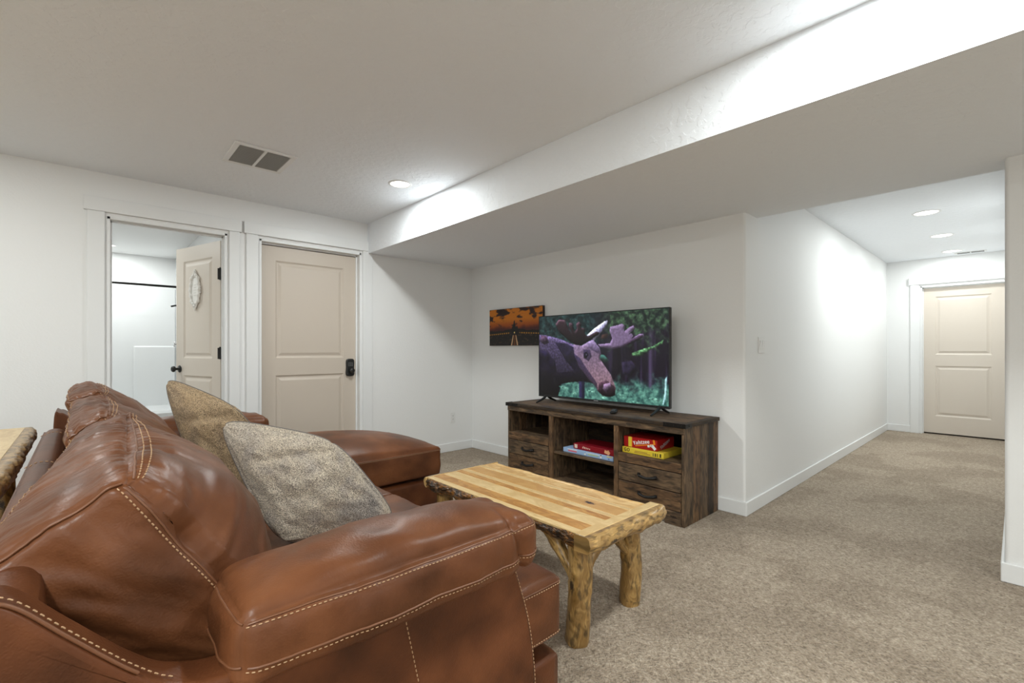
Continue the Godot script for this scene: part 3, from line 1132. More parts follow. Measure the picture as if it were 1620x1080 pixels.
func build_sofa() -> void:
	var t := thing("sectional_sofa", "brown leather sectional sofa with tan stitching, three back cushions and a chaise", "sofa", Vector3(0.5, 0, -2.4))
	var off := Node3D.new()
	off.free()
	var org := t.position
	var L: Material = M.leather
	var F: Material = M.leather_frame
	var nz := noise(0.03, 5, FastNoiseLite.TYPE_SIMPLEX_SMOOTH, 3)
	var slow := noise(1.0, 8, FastNoiseLite.TYPE_SIMPLEX_SMOOTH, 2)
	var gn := noise(0.075, 17, FastNoiseLite.TYPE_SIMPLEX_SMOOTH, 3)
	# base rails
	var mb := MB.new()
	var s := Soft.new().setup(corners(-0.08, 1.108, 0.0, 0.222, -2.80, -0.98), 0.022, [0, 0.006, 0, 0.004, 0, 0.004])
	s.add_to(mb, 18, 8, 26)
	put(mb, "base_rail", F, t, org)
	mb = MB.new()
	s = Soft.new().setup(corners(-0.08, 1.87, 0.0, 0.252, -3.62, -2.815), 0.022, [0, 0.006, 0, 0.004, 0, 0.004])
	s.add_to(mb, 24, 8, 18)
	put(mb, "base_rail", F, t, org)
	# back frame in two lengths
	var prof := curve2([Vector2(-0.13, 0.02), Vector2(-0.135, 0.45), Vector2(-0.13, 0.79), Vector2(-0.118, 0.832), Vector2(-0.09, 0.842), Vector2(-0.062, 0.828), Vector2(-0.05, 0.78), Vector2(-0.03, 0.5), Vector2(-0.02, 0.2), Vector2(-0.02, 0.02)], 5)
	mb = MB.new()
	mb.slab(prof, -2.735, -1.9, 0.002, 1)
	for k in 8:
		mb.slab(prof, -1.9 + k * 0.105, -1.9 + (k + 1) * 0.105, 0.0005, 1)
	# its near end dips into the side panel
	for i in mb.v.size():
		var q := mb.v[i]
		q.y -= smoothstep(-1.4, -1.06, q.z) * 0.05 * smoothstep(0.4, 0.8, q.y)
		mb.v[i] = q
	put(mb, "back_frame", F, t, org)
	mb = MB.new()
	mb.slab(prof, -3.88, -2.745, 0.02, 3, Transform3D(Basis(Vector3.UP, deg_to_rad(-2.2)), Vector3(0.105, 0.0, -0.02)))
	put(mb, "back_frame", F, t, org)
	mb = MB.new()
	for z in [-2.62, -1.95]:
		var c := []
		for k in range(12, 30):
			c.append(Vector3(prof[k].x, prof[k].y, z) + Vector3(-0.001, 0.001, 0))
		stitches(mb, c, 0.012)
	var st := put(mb, "stitching", M.thread, t, org)
	stuff(st)
	# near side panel: sweeps down from the back into the arm
	var side := curve2([Vector2(0.987, 0.0), Vector2(0.988, 0.10), Vector2(0.985, 0.22), Vector2(0.965, 0.36), Vector2(0.93, 0.48), Vector2(0.89, 0.565), Vector2(0.80, 0.59), Vector2(0.5, 0.585), Vector2(0.22, 0.58), Vector2(0.12, 0.60), Vector2(0.06, 0.645), Vector2(-0.02, 0.735), Vector2(-0.075, 0.80), Vector2(-0.105, 0.815), Vector2(-0.13, 0.79), Vector2(-0.135, 0.45), Vector2(-0.13, 0.0)], 5)
	mb = MB.new()
	mb.slab(side, -1.06, -0.968, 0.012, 4)
	var sp := put(mb, "side_panel", F, t, org)
	mb = MB.new()
	var tm := MB.new()
	var top := []
	var edge := []
	for k in range(50, 70):
		top.append(Vector3(side[k].x, side[k].y, -0.974) + Vector3(0.004, -0.001, 0))
	for k in range(46, 70):
		edge.append(Vector3(side[k].x, side[k].y, -0.99) + Vector3(0.003, 0.003, 0))
	stitches(tm, edge, 0.012, 0.0014)
	cord(mb, top, 0.003)
	var fr := []
	for k in range(0, 26):
		fr.append(Vector3(side[k].x - 0.006, side[k].y, -0.9668))
	stitches(tm, fr, 0.0125, 0.0014)
	var mid := []
	for k in 30:
		mid.append(Vector3(0.545 + 0.12 * k / 29.0, 0.57 - 0.56 * k / 29.0, -0.9668))
	stitches(tm, mid, 0.0125, 0.0014)
	put(mb, "piping", M.piping, sp, org, t)
	stuff(put(tm, "stitching", M.thread, sp, org, t))
	mb = MB.new()
	mb.lohi(Vector3(0.26, 0.2, -1.235), Vector3(0.93, 0.56, -1.055), 0.015)
	put(mb, "arm_body", F, t, org)
	mb = MB.new()
	mb.lohi(Vector3(0.2, 0.2, -3.67), Vector3(0.93, 0.56, -3.645), 0.01)
	put(mb, "arm_body", F, t, org)
	# far side panel and both arm pads
	mb = MB.new()
	mb.slab(side, -3.90, -3.66, 0.012, 4)
	put(mb, "side_panel", F, t, org)
	for e in 2:
		var z0: float = -1.205 if e == 0 else -3.925
		var z1: float = -0.938 if e == 0 else -3.63
		var cs := corners(0.20, 0.965, 0.545, 0.692, z0, z1)
		cs[0].y -= 0.005
		s = Soft.new().setup(cs, 0.034, [0.015, 0.022, 0.0, 0.052, 0.01, 0.024])
		s.has_wr = true
		s.wr = func(u: Vector3) -> float:
			var h := slow.get_noise_3d(u.x * 2.2, u.y * 0.6, u.z * 0.9) * 0.007
			# a pleat where the front boxing folds round
			var fold := exp(-pow((u.x - 0.80 + 0.05 * u.y) / 0.035, 2.0)) * smoothstep(0.2, 1.0, u.z if e == 0 else -u.z)
			h -= fold * 0.016
			h += exp(-pow((u.x - 0.70) / 0.06, 2.0)) * smoothstep(0.3, 1.0, u.z if e == 0 else -u.z) * 0.006
			h += gathers(gn, u.x * 0.45, absf(1.0 - u.z) * 0.15, 0.02) * 0.0018
			var fe := smoothstep(0.9, 1.0, absf(u.x))
			h += gathers(gn, u.z * 0.3, (1.0 - u.y) * 0.1, 0.05) * 0.003 * fe
			return h
		mb = MB.new()
		s.add_to(mb, 90, 18, 34)
		var pad := put(mb, "arm_pad", L, t, org)
		var sg := 1.0 if e == 0 else -1.0
		var pm := MB.new()
		tm = MB.new()
		for y in [0.84, -0.30]:
			cord(pm, s.line(Vector3(-0.97, y, sg), Vector3(0.985, y, sg), 70, 0.0002), 0.0026)
			cord(pm, s.line(Vector3(1, y, sg * 0.97), Vector3(1, y, -sg * 0.97), 24, 0.0002), 0.0026)
			cord(pm, s.line(Vector3(-1, y, sg * 0.97), Vector3(-1, y, -sg * 0.97), 24, 0.0002), 0.0026)
			stitches(tm, s.line(Vector3(-0.97, y - 0.10, sg), Vector3(0.97, y - 0.10, sg), 80, 0.001))
			stitches(tm, s.line(Vector3(1, y - 0.10, sg * 0.95), Vector3(1, y - 0.10, -sg * 0.95), 24, 0.001))
		put(pm, "piping", M.piping, pad, org, t)
		stuff(put(tm, "stitching", M.thread, pad, org, t))
	# seats: two cushions, the near one wrapping round the arm front, and the chaise
	var seat := [[0.16, 1.135, -2.085, -1.25, 0.03], [0.16, 1.135, -2.805, -2.09, 0.03], [0.16, 1.90, -3.64, -2.82, 0.135]]
	var called := ["seat_cushion", "seat_cushion", "chaise_cushion"]
	for k in 3:
		var q: Array = seat[k]
		s = Soft.new().setup(corners(q[0], q[1], 0.27, 0.472 if k == 2 else 0.462, q[2], q[3]), 0.026, [0, 0.014, 0, q[4], 0.004, 0.008])
		s.has_wr = true
		s.wr = func(u: Vector3) -> float:
			var h := slow.get_noise_3d(u.x * 1.6 + k * 7, u.y, u.z * 1.6) * 0.006
			h += gathers(gn, u.x * 0.6 + k, (1.0 - absf(u.z)) * 0.4, 0.05) * 0.0035 * smoothstep(0.3, 0.9, u.y)
			h += gathers(gn, u.z * 0.4 + k, (1.0 - absf(u.x)) * 0.5, 0.05) * 0.0035 * smoothstep(0.3, 0.9, u.y)
			return h
		mb = MB.new()
		s.add_to(mb, 60 if k == 2 else 40, 12, 36)
		if k == 0:
			var ear := Soft.new().setup(corners(0.90, 1.115, 0.27, 0.462, -1.32, -0.978), 0.026, [0, 0.012, 0, 0.016, 0, 0.006])
			ear.add_to(mb, 14, 12, 18)
			var cu := put(mb, called[k], L, t, org)
			seam_on(ear, cu, t, org, [[Vector3(-0.9, 0.84, 1), Vector3(0.98, 0.84, 1)], [Vector3(1, 0.84, 0.98), Vector3(1, 0.84, -0.9)], [Vector3(-0.9, -0.84, 1), Vector3(0.98, -0.84, 1)]])
		else:
			var cu := put(mb, called[k], L, t, org)
			seam_on(s, cu, t, org, [[Vector3(-0.6, 0.84, 1), Vector3(0.99, 0.84, 1)], [Vector3(1, 0.84, 0.99), Vector3(1, 0.84, -0.99)]])
	# back cushions, leaning
	var bc := [
		# near end: back bottom, front bottom, back top, front top ... then far end (x, y, z)
		[Vector3(0.14, 0.44, -1.15), Vector3(0.355, 0.48, -1.15), Vector3(-0.172, 0.778, -1.16), Vector3(0.068, 0.932, -1.16), Vector3(0.19, 0.45, -1.985), Vector3(0.36, 0.50, -1.985), Vector3(-0.01, 0.918, -2.0), Vector3(0.104, 0.968, -2.0)],
		[Vector3(0.15, 0.45, -2.03), Vector3(0.34, 0.49, -2.03), Vector3(-0.054, 0.888, -2.03), Vector3(0.055, 0.962, -2.03), Vector3(0.17, 0.45, -2.79), Vector3(0.36, 0.50, -2.79), Vector3(-0.045, 0.945, -2.8), Vector3(0.064, 0.966, -2.8)],
		[Vector3(0.13, 0.45, -2.83), Vector3(0.33, 0.49, -2.83), Vector3(-0.07, 0.945, -2.85), Vector3(0.06, 0.982, -2.85), Vector3(0.13, 0.45, -3.58), Vector3(0.33, 0.50, -3.58), Vector3(-0.06, 0.96, -3.56), Vector3(0.04, 0.995, -3.56)]]
	for k in 3:
		var c: Array = bc[k]
		# corner order x + 2 y + 4 z, with z running far to near
		var cs := [c[4], c[5], c[6], c[7], c[0], c[1], c[2], c[3]]
		s = Soft.new().setup(cs, 0.022, [0.02, 0.098 if k == 0 else 0.125, 0.0, 0.028, 0.012, 0.022])
		s.has_wr = true
		s.wr = func(u: Vector3) -> float:
			var h := slow.get_noise_3d(u.x * 1.2 + k * 5, u.y * 1.3, u.z * 1.5) * 0.009
			var topw := smoothstep(0.2, 0.95, u.y)
			# gathers on both sides of the top seams
			var d := (1.0 - u.y) * 0.28 if u.x > 0.9 else (1.0 - absf(u.x)) * 0.09
			h += gathers(gn, u.z * 0.42 + k * 3, d, 0.14) * 0.0068 * topw * smoothstep(0.0, 0.12, 1.02 - absf(u.z))
			# pulls running in from the corners of the front and the end panel
			if u.z > 0.95 or u.z < -0.95:
				h += gathers(gn, u.y * 0.3 + k, (1.0 - absf(u.x)) * 0.1, 0.03) * 0.002
				h += slow.get_noise_2d((u.y * 0.7 + u.x * 0.9) * 2.4, (u.y - u.x) * 0.5) * 0.008
			if u.x > 0.95:
				h += gathers(gn, u.y * 0.35 + k * 2, (1.0 - absf(u.z)) * 0.4, 0.07) * 0.003
				h += slow.get_noise_2d(u.y * 2.6 + u.z * 1.6, u.z * 0.8 - u.y + k * 9) * 0.008
			return h
		mb = MB.new()
		if k == 0:
			s.add_to(mb, 34, 84, 150)
		else:
			s.add_to(mb, 24, 50, 110)
		var cu := put(mb, "back_cushion", L, t, org)
		seam_on(s, cu, t, org, [
			[Vector3(1, 0.975, -0.96), Vector3(1, 0.975, 0.96), 2], [Vector3(-0.86, 1, -0.96), Vector3(-0.86, 1, 0.96)],
			[Vector3(0.86, 0.96, 1), Vector3(0.86, -0.98, 1)], [Vector3(-0.86, 0.96, 1), Vector3(-0.86, -0.98, 1)],
			[Vector3(0.86, 0.99, 0.985), Vector3(-0.86, 0.99, 0.985), 0]])

# mesh given in world places, moved into its thing
func put(mb: MB, called: String, m: Material, parent: Node, org: Vector3, top: Node = null) -> MeshInstance3D:
	for i in mb.v.size():
		mb.v[i] -= org
	return obj(called, mb.mesh(), m, parent)

# piping on each run, with one or two lines of stitches beside it
func seam_on(s: Soft, cu: Node, t: Node, org: Vector3, runs: Array) -> void:
	var pm := MB.new()
	var tm := MB.new()
	for r in runs:
		var a: Vector3 = r[0]
		var b: Vector3 = r[1]
		var lines: int = r[2] if r.size() > 2 else 1
		cord(pm, s.line(a, b, 60, 0.0004), 0.0024)
		var o := Vector3.ZERO
		# step sideways towards the middle of the face
		var ax := a.abs().max_axis_index()
		for c in 3:
			if c != ax and absf(a[c] - b[c]) < 0.05:
				o[c] = -signf(a[c]) * 0.006 / s.half[c]
		if lines >= 1:
			stitches(tm, s.line(a + o, b + o, 80, 0.0012), 0.0105, 0.0015)
		if lines >= 2:
			stitches(tm, s.line(a + o * 2.2, b + o * 2.2, 80, 0.0012), 0.0105, 0.0015)
	put(pm, "piping", M.piping, cu, org, t)
	if tm.v.size():
		stuff(put(tm, "stitching", M.thread, cu, org, t))

func build_pillow(label: String, cs: Array, sd: int, m: Material) -> void:
	var c := Vector3.ZERO
	for p in cs:
		c += p / 8.0
	var t := thing("throw_pillow", label, "pillow", Vector3(c.x, minf(cs[0].y, cs[1].y), c.z), 0.0, "tweed throw pillows on the sofa")
	var org := t.position
	var slow := noise(1.0, sd, FastNoiseLite.TYPE_SIMPLEX_SMOOTH, 3)
	var s := Soft.new().setup(cs, 0.018, [0.012, 0.012, 0.008, 0.012, 0.13, 0.085])
	s.pinch = 0.012
	s.cround = 0.10
	s.has_wr = true
	s.wr = func(u: Vector3) -> float:
		var face := smoothstep(0.6, 1.0, absf(u.z))
		var h := slow.get_noise_3d(u.x * 1.5, u.y * 1.5, u.z * 0.5) * 0.02 * face * (1.0 - pow(maxf(absf(u.x), absf(u.y)), 4.0))
		for k in [[-1, -1], [1, -1], [1, 1], [-1, 1]]:
			var p := Vector2(u.x - k[0], u.y - k[1])
			var r := p.length()
			var a := atan2(p.y, p.x)
			h += cos(a * 10.0 + sd) * 0.004 * exp(-r / 0.3) * smoothstep(0.02, 0.25, r) * face
		# one long crease across the back
		var q := u.y - 0.52 - 0.25 * u.x
		h -= 0.014 * exp(-q * q / 0.006) * face * (1.0 - u.x * u.x) * (1.0 if u.z > 0.0 else 0.3)
		return h
	var mb := MB.new()
	s.add_to(mb, 64, 64, 6)
	put(mb, "cover", m, t, org)
	mb = MB.new()
	for r in [[Vector3(-0.97, 1, 0), Vector3(0.97, 1, 0)], [Vector3(-0.97, -1, 0), Vector3(0.97, -1, 0)], [Vector3(1, -0.97, 0), Vector3(1, 0.97, 0)], [Vector3(-1, -0.97, 0), Vector3(-1, 0.97, 0)]]:
		cord(mb, s.line(r[0], r[1], 40, 0.0005), 0.0022)
	put(mb, "seam", M.fabric_seam, t, org)

func build_pillows() -> void:
	# corner order: bottom near, bottom far ... in the pillow's own x (across), y (up), z (towards the cushions)
	var a := Vector3(0.36, 0.915, -2.03)     # top, far
	var b := Vector3(0.675, 0.845, -1.70)    # top, near
	var c := Vector3(0.915, 0.50, -1.66)     # bottom, near the arm
	var d := Vector3(0.50, 0.485, -1.74)     # bottom, by the cushion
	var n := (c - a).cross(b - d).normalized()
	if n.dot(Vector3(0, 1.173, 0) - a) < 0.0:
		n = -n
	var h := n * 0.02
	build_pillow("large beige and grey tweed throw pillow slumped against the sofa arm", [d - h, c - h, a - h, b - h, d + h, c + h, a + h, b + h], 3, M.fabric)
	var sh := Vector3(-0.02, 0.03, -0.72)
	var a2 := Vector3(0.262, 1.05, -2.70)
	var b2 := Vector3(0.50, 0.92, -2.38)
	var c2 := Vector3(0.76, 0.53, -2.45)
	var d2 := Vector3(0.40, 0.50, -2.45)
	n = (c2 - a2).cross(b2 - d2).normalized()
	if n.dot(Vector3(0, 1.173, 0) - a2) < 0.0:
		n = -n
	h = n * 0.02
	build_pillow("tan tweed throw pillow behind the larger one, its corner poking up", [d2 - h, c2 - h, a2 - h, b2 - h, d2 + h, c2 + h, a2 + h, b2 + h], 8, M.fabric_tan)

# ---------------------------------------------------------------- log tables
# a slab edge still carrying its bark side: from a to b, bulging towards out; flat on top and inside
func live_edge(a: Vector3, b: Vector3, out: Vector3, top: float, thick: float, width: float, wob: float, sd: int) -> ArrayMesh:
	var n := noise(1.0, sd, FastNoiseLite.TYPE_SIMPLEX_SMOOTH, 3)
	var pv := PackedVector3Array()
	var pt := PackedVector2Array()
	var pi := PackedInt32Array()
	var len := (b - a).length()
	var m := int(len / 0.012) + 2
	var prof := 16
	for i in m + 1:
		var s := float(i) / m
		var c := a.lerp(b, s)
		var taper := 1.0 - pow(absf(s * 2.0 - 1.0), 14.0) * 0.35
		for j in prof + 1:
			var f := float(j) / prof
			var p: Vector3
			if j == 0:
				p = c + Vector3(0, top - c.y, 0)
			elif j == prof:
				p = c + Vector3(0, top - thick * 1.0 - c.y, 0)
			else:
				var ang := PI * (f * 1.06 - 0.06)
				ang = clampf(ang, 0.0, PI)
				var w := width + n.get_noise_2d(s * len * 4.0, 3.0) * wob
				w += n.get_noise_3d(s * len * 16.0, f * 5.0, 9.0) * wob * 0.8 * sin(ang)
				var th := thick * (1.0 + n.get_noise_2d(s * len * 6.0, 40.0) * 0.25)
				p = c + out * (w - thick * 0.42 + thick * 0.42 * sin(ang) * taper)
				p.y = top - th * 0.5 + th * 0.5 * cos(ang)
				p.y += n.get_noise_3d(s * len * 20.0, f * 6.0, 60.0) * 0.006 * sin(ang)
				if j == 1:
					p.y = top
			pv.append(p)
			pt.append(Vector2(s * len, f * 0.12))
	for i in m:
		for j in prof:
			var q := i * (prof + 1) + j
			pi.append_array([q, q + prof + 1, q + 1, q + 1, q + prof + 1, q + prof + 2])
	for e in 2:
		var row := 0 if e == 0 else m * (prof + 1)
		var base := pv.size()
		for j in prof + 1:
			pv.append(pv[row + j])
			pt.append(Vector2(j * 0.004, 0.02))
		for j in range(1, prof):
			if e == 0:
				pi.append_array([base, base + j, base + j + 1])
			else:
				pi.append_array([base, base + j + 1, base + j])
	var mb := MB.new()
	# hold the inner face shut
	for i in m:
		var q := i * (prof + 1)
		pi.append_array([q, q + prof, q + prof + 1, q + prof + 1 + prof, q + prof + 1, q + prof])
	mb.smooth(pv, pi, pt)
	return mb.mesh()

func log_mesh(path: Array, r0: float, r1: float, sd: int, knots := []) -> ArrayMesh:
	var n := noise(1.0, sd, FastNoiseLite.TYPE_SIMPLEX_SMOOTH, 3)
	var mb := MB.new()
	mb.tube(path, func(s: float, a: float) -> float:
		var r := lerpf(r0, r1, s)
		r *= 1.0 + n.get_noise_3d(cos(a) * 0.9, sin(a) * 0.9, s * 2.6) * 0.14
		r += n.get_noise_3d(cos(a) * 3.0, sin(a) * 3.0, s * 3.0) * 0.0022
		for k in knots:
			var da := absf(wrapf(a - k[1], -PI, PI))
			r += k[2] * exp(-pow((s - k[0]) / 0.05, 2.0) - pow(da / 0.33, 2.0))
		var e := minf(s, 1.0 - s)
		return r * (0.94 + 0.06 * smoothstep(0.0, 0.02, e))
		, 28, 1.0, Vector2(sd * 0.37, sd * 0.21))
	return mb.mesh()

func build_coffee_table() -> void:
	var top := 0.46
	var t := thing("coffee_table", "low log coffee table with a striped hickory top, bark edges and peeled log legs", "table", Vector3(1.67, 0, -1.66))
	var o := t.position
	var z0 := -2.235
	var z1 := -1.165
	# planks, left (sofa side) to right
	var w := [0.07, 0.09, 0.042, 0.038, 0.092, 0.03, 0.068]
	var kind := ["amber", "pale", "amber", "pale", "mixed", "pale", "mixed"]
	var x := 1.447
	for k in w.size():
		var mb := MB.new()
		var dz := 0.004 * sin(k * 2.3)
		mb.box(Vector3(x + w[k] * 0.5, top - 0.021 + 0.0004 * (k % 3), (z0 + z1) * 0.5 + dz * 0.5) - o, Vector3(w[k] - 0.0008, 0.042, z1 - z0 + dz), 0.0022, Basis.IDENTITY, 2, Vector2(0.37 * k, 0.29 * k))
		obj("plank", mb.mesh(), M[kind[k]], t)
		x += w[k]
	var off := -o
	obj("bark_edge", moved(live_edge(Vector3(1.446, 0, z0), Vector3(1.446, 0, z1), Vector3.LEFT, top, 0.062, 0.052, 0.016, 4), off), M.bark, t)
	var mb2 := MB.new()
	mb2.lohi(Vector3(1.408, top - 0.012, z0 + 0.004) - o, Vector3(1.447, top + 0.0006, z1) - o, 0.002, 2, Vector2(0.1, 0.6))
	obj("plank", mb2.mesh(), M.pale, t)
	obj("bark_edge", moved(live_edge(Vector3(x, 0, z0 + 0.01), Vector3(x, 0, z1), Vector3.RIGHT, top, 0.055, 0.05, 0.014, 9), off), M.mixed, t)
	# the board across the near end, its outside left round
	obj("end_board", moved(live_edge(Vector3(1.392, 0, z1 + 0.002), Vector3(1.952, 0, z1 + 0.002), Vector3(0, 0, 1), top + 0.003, 0.066, 0.088, 0.008, 14), off), M.log, t)
	var eb := MB.new()
	eb.lohi(Vector3(1.398, top - 0.012, z1) - o, Vector3(1.944, top + 0.0045, z1 + 0.05) - o, 0.003, 0, Vector2(0.8, 0.33))
	obj("end_board", eb.mesh(), M.pale, t)
	obj("end_board", moved(live_edge(Vector3(1.40, 0, z0), Vector3(1.93, 0, z0), Vector3(0, 0, -1), top, 0.055, 0.03, 0.008, 19), off), M.mixed, t)
	# legs and their curved braces
	var legs := [[1.462, -1.195, 0.046, 4], [1.868, -1.225, 0.046, 5], [1.47, -2.14, 0.046, 6], [1.87, -2.14, 0.045, 7]]
	for q in legs:
		var p := []
		for k in 22:
			var s := k / 21.0
			p.append(Vector3(q[0] + 0.006 * sin(s * 5.0 + q[3]), 0.406 * s + 0.0, q[1] + 0.006 * cos(s * 4.0 + q[3])) - o)
		var kn := [[0.55, 2.4 + q[3], 0.012], [0.12, 4.5, 0.012], [0.8, 0.2, 0.02 if q[3] == 5 else 0.006]]
		obj("leg", log_mesh(p, q[2] * 1.03, q[2] * 0.97, q[3], kn), M.log, t)
		var iz := -1.0 if q[1] > -1.6 else 1.0
		var ixx := 1.0 if q[0] < 1.6 else -1.0
		var b1 := curve3([Vector3(q[0], 0.245, q[1] + iz * 0.02) - o, Vector3(q[0] + 0.01, 0.30, q[1] + iz * 0.075) - o, Vector3(q[0] + 0.01, 0.36, q[1] + iz * 0.13) - o, Vector3(q[0], 0.412, q[1] + iz * 0.155) - o], 6)
		obj("brace", log_mesh(b1, 0.02, 0.034, q[3] + 20), M.log, t)
		var b2 := curve3([Vector3(q[0] + ixx * 0.02, 0.235, q[1]) - o, Vector3(q[0] + ixx * 0.075, 0.30, q[1] - 0.005) - o, Vector3(q[0] + ixx * 0.12, 0.36, q[1]) - o, Vector3(q[0] + ixx * 0.14, 0.412, q[1]) - o], 6)
		obj("brace", log_mesh(b2, 0.018, 0.03, q[3] + 30), M.log, t)

func moved(m: ArrayMesh, by: Vector3) -> ArrayMesh:
	var a := m.surface_get_arrays(0)
	var v: PackedVector3Array = a[Mesh.ARRAY_VERTEX]
	for i in v.size():
		v[i] += by
	a[Mesh.ARRAY_VERTEX] = v
	var o := ArrayMesh.new()
	o.add_surface_from_arrays(Mesh.PRIMITIVE_TRIANGLES, a)
	return o

func build_sofa_table() -> void:
	var top := 0.78
	var t := thing("log_sofa_table", "tall pale log table with a bark edge behind the sofa back", "table", Vector3(-0.5, 0, -2.7))
	var o := t.position
	var xr := -0.222
	var k := 0
	for w in [0.12, 0.11, 0.13, 0.1, 0.12]:
		xr -= w
		var mb := MB.new()
		mb.box(Vector3(xr + w * 0.5, top - 0.022, -2.705) - o, Vector3(w - 0.001, 0.044, 1.39), 0.002, Basis.IDENTITY, 2, Vector2(0.41 * k, 0.3 * k + 0.1))
		obj("plank", mb.mesh(), M.pale if k % 2 == 0 else M.mixed, t)
		k += 1
	obj("bark_edge", moved(live_edge(Vector3(-0.222, 0, -3.40), Vector3(-0.222, 0, -2.01), Vector3.RIGHT, top, 0.065, 0.045, 0.01, 24), -o), M.log, t)
	obj("bark_edge", moved(live_edge(Vector3(xr, 0, -3.40), Vector3(xr, 0, -2.01), Vector3.LEFT, top, 0.06, 0.045, 0.01, 29), -o), M.log, t)
	for q in [[-0.29, -3.3], [-0.29, -2.1], [-0.74, -3.3], [-0.74, -2.1]]:
		var p := []
		for j in 16:
			p.append(Vector3(q[0], 0.74 * j / 15.0, q[1]) - o)
		obj("leg", log_mesh(p, 0.045, 0.042, int(absf(q[1]) * 10.0), []), M.log, t)

# ---------------------------------------------------------------- the media console
func board(called: String, lo: Vector3, hi: Vector3, m: Material, t: Node3D, g := 2, bev := 0.0025, parent: Node = null) -> MeshInstance3D:
	var mb := MB.new()
	var k := t.get_child_count()
	mb.lohi(lo - t.position, hi - t.position, bev, g, Vector2(0.37 * k, 0.23 * k))
	return obj(called, mb.mesh(), m, parent if parent else t)

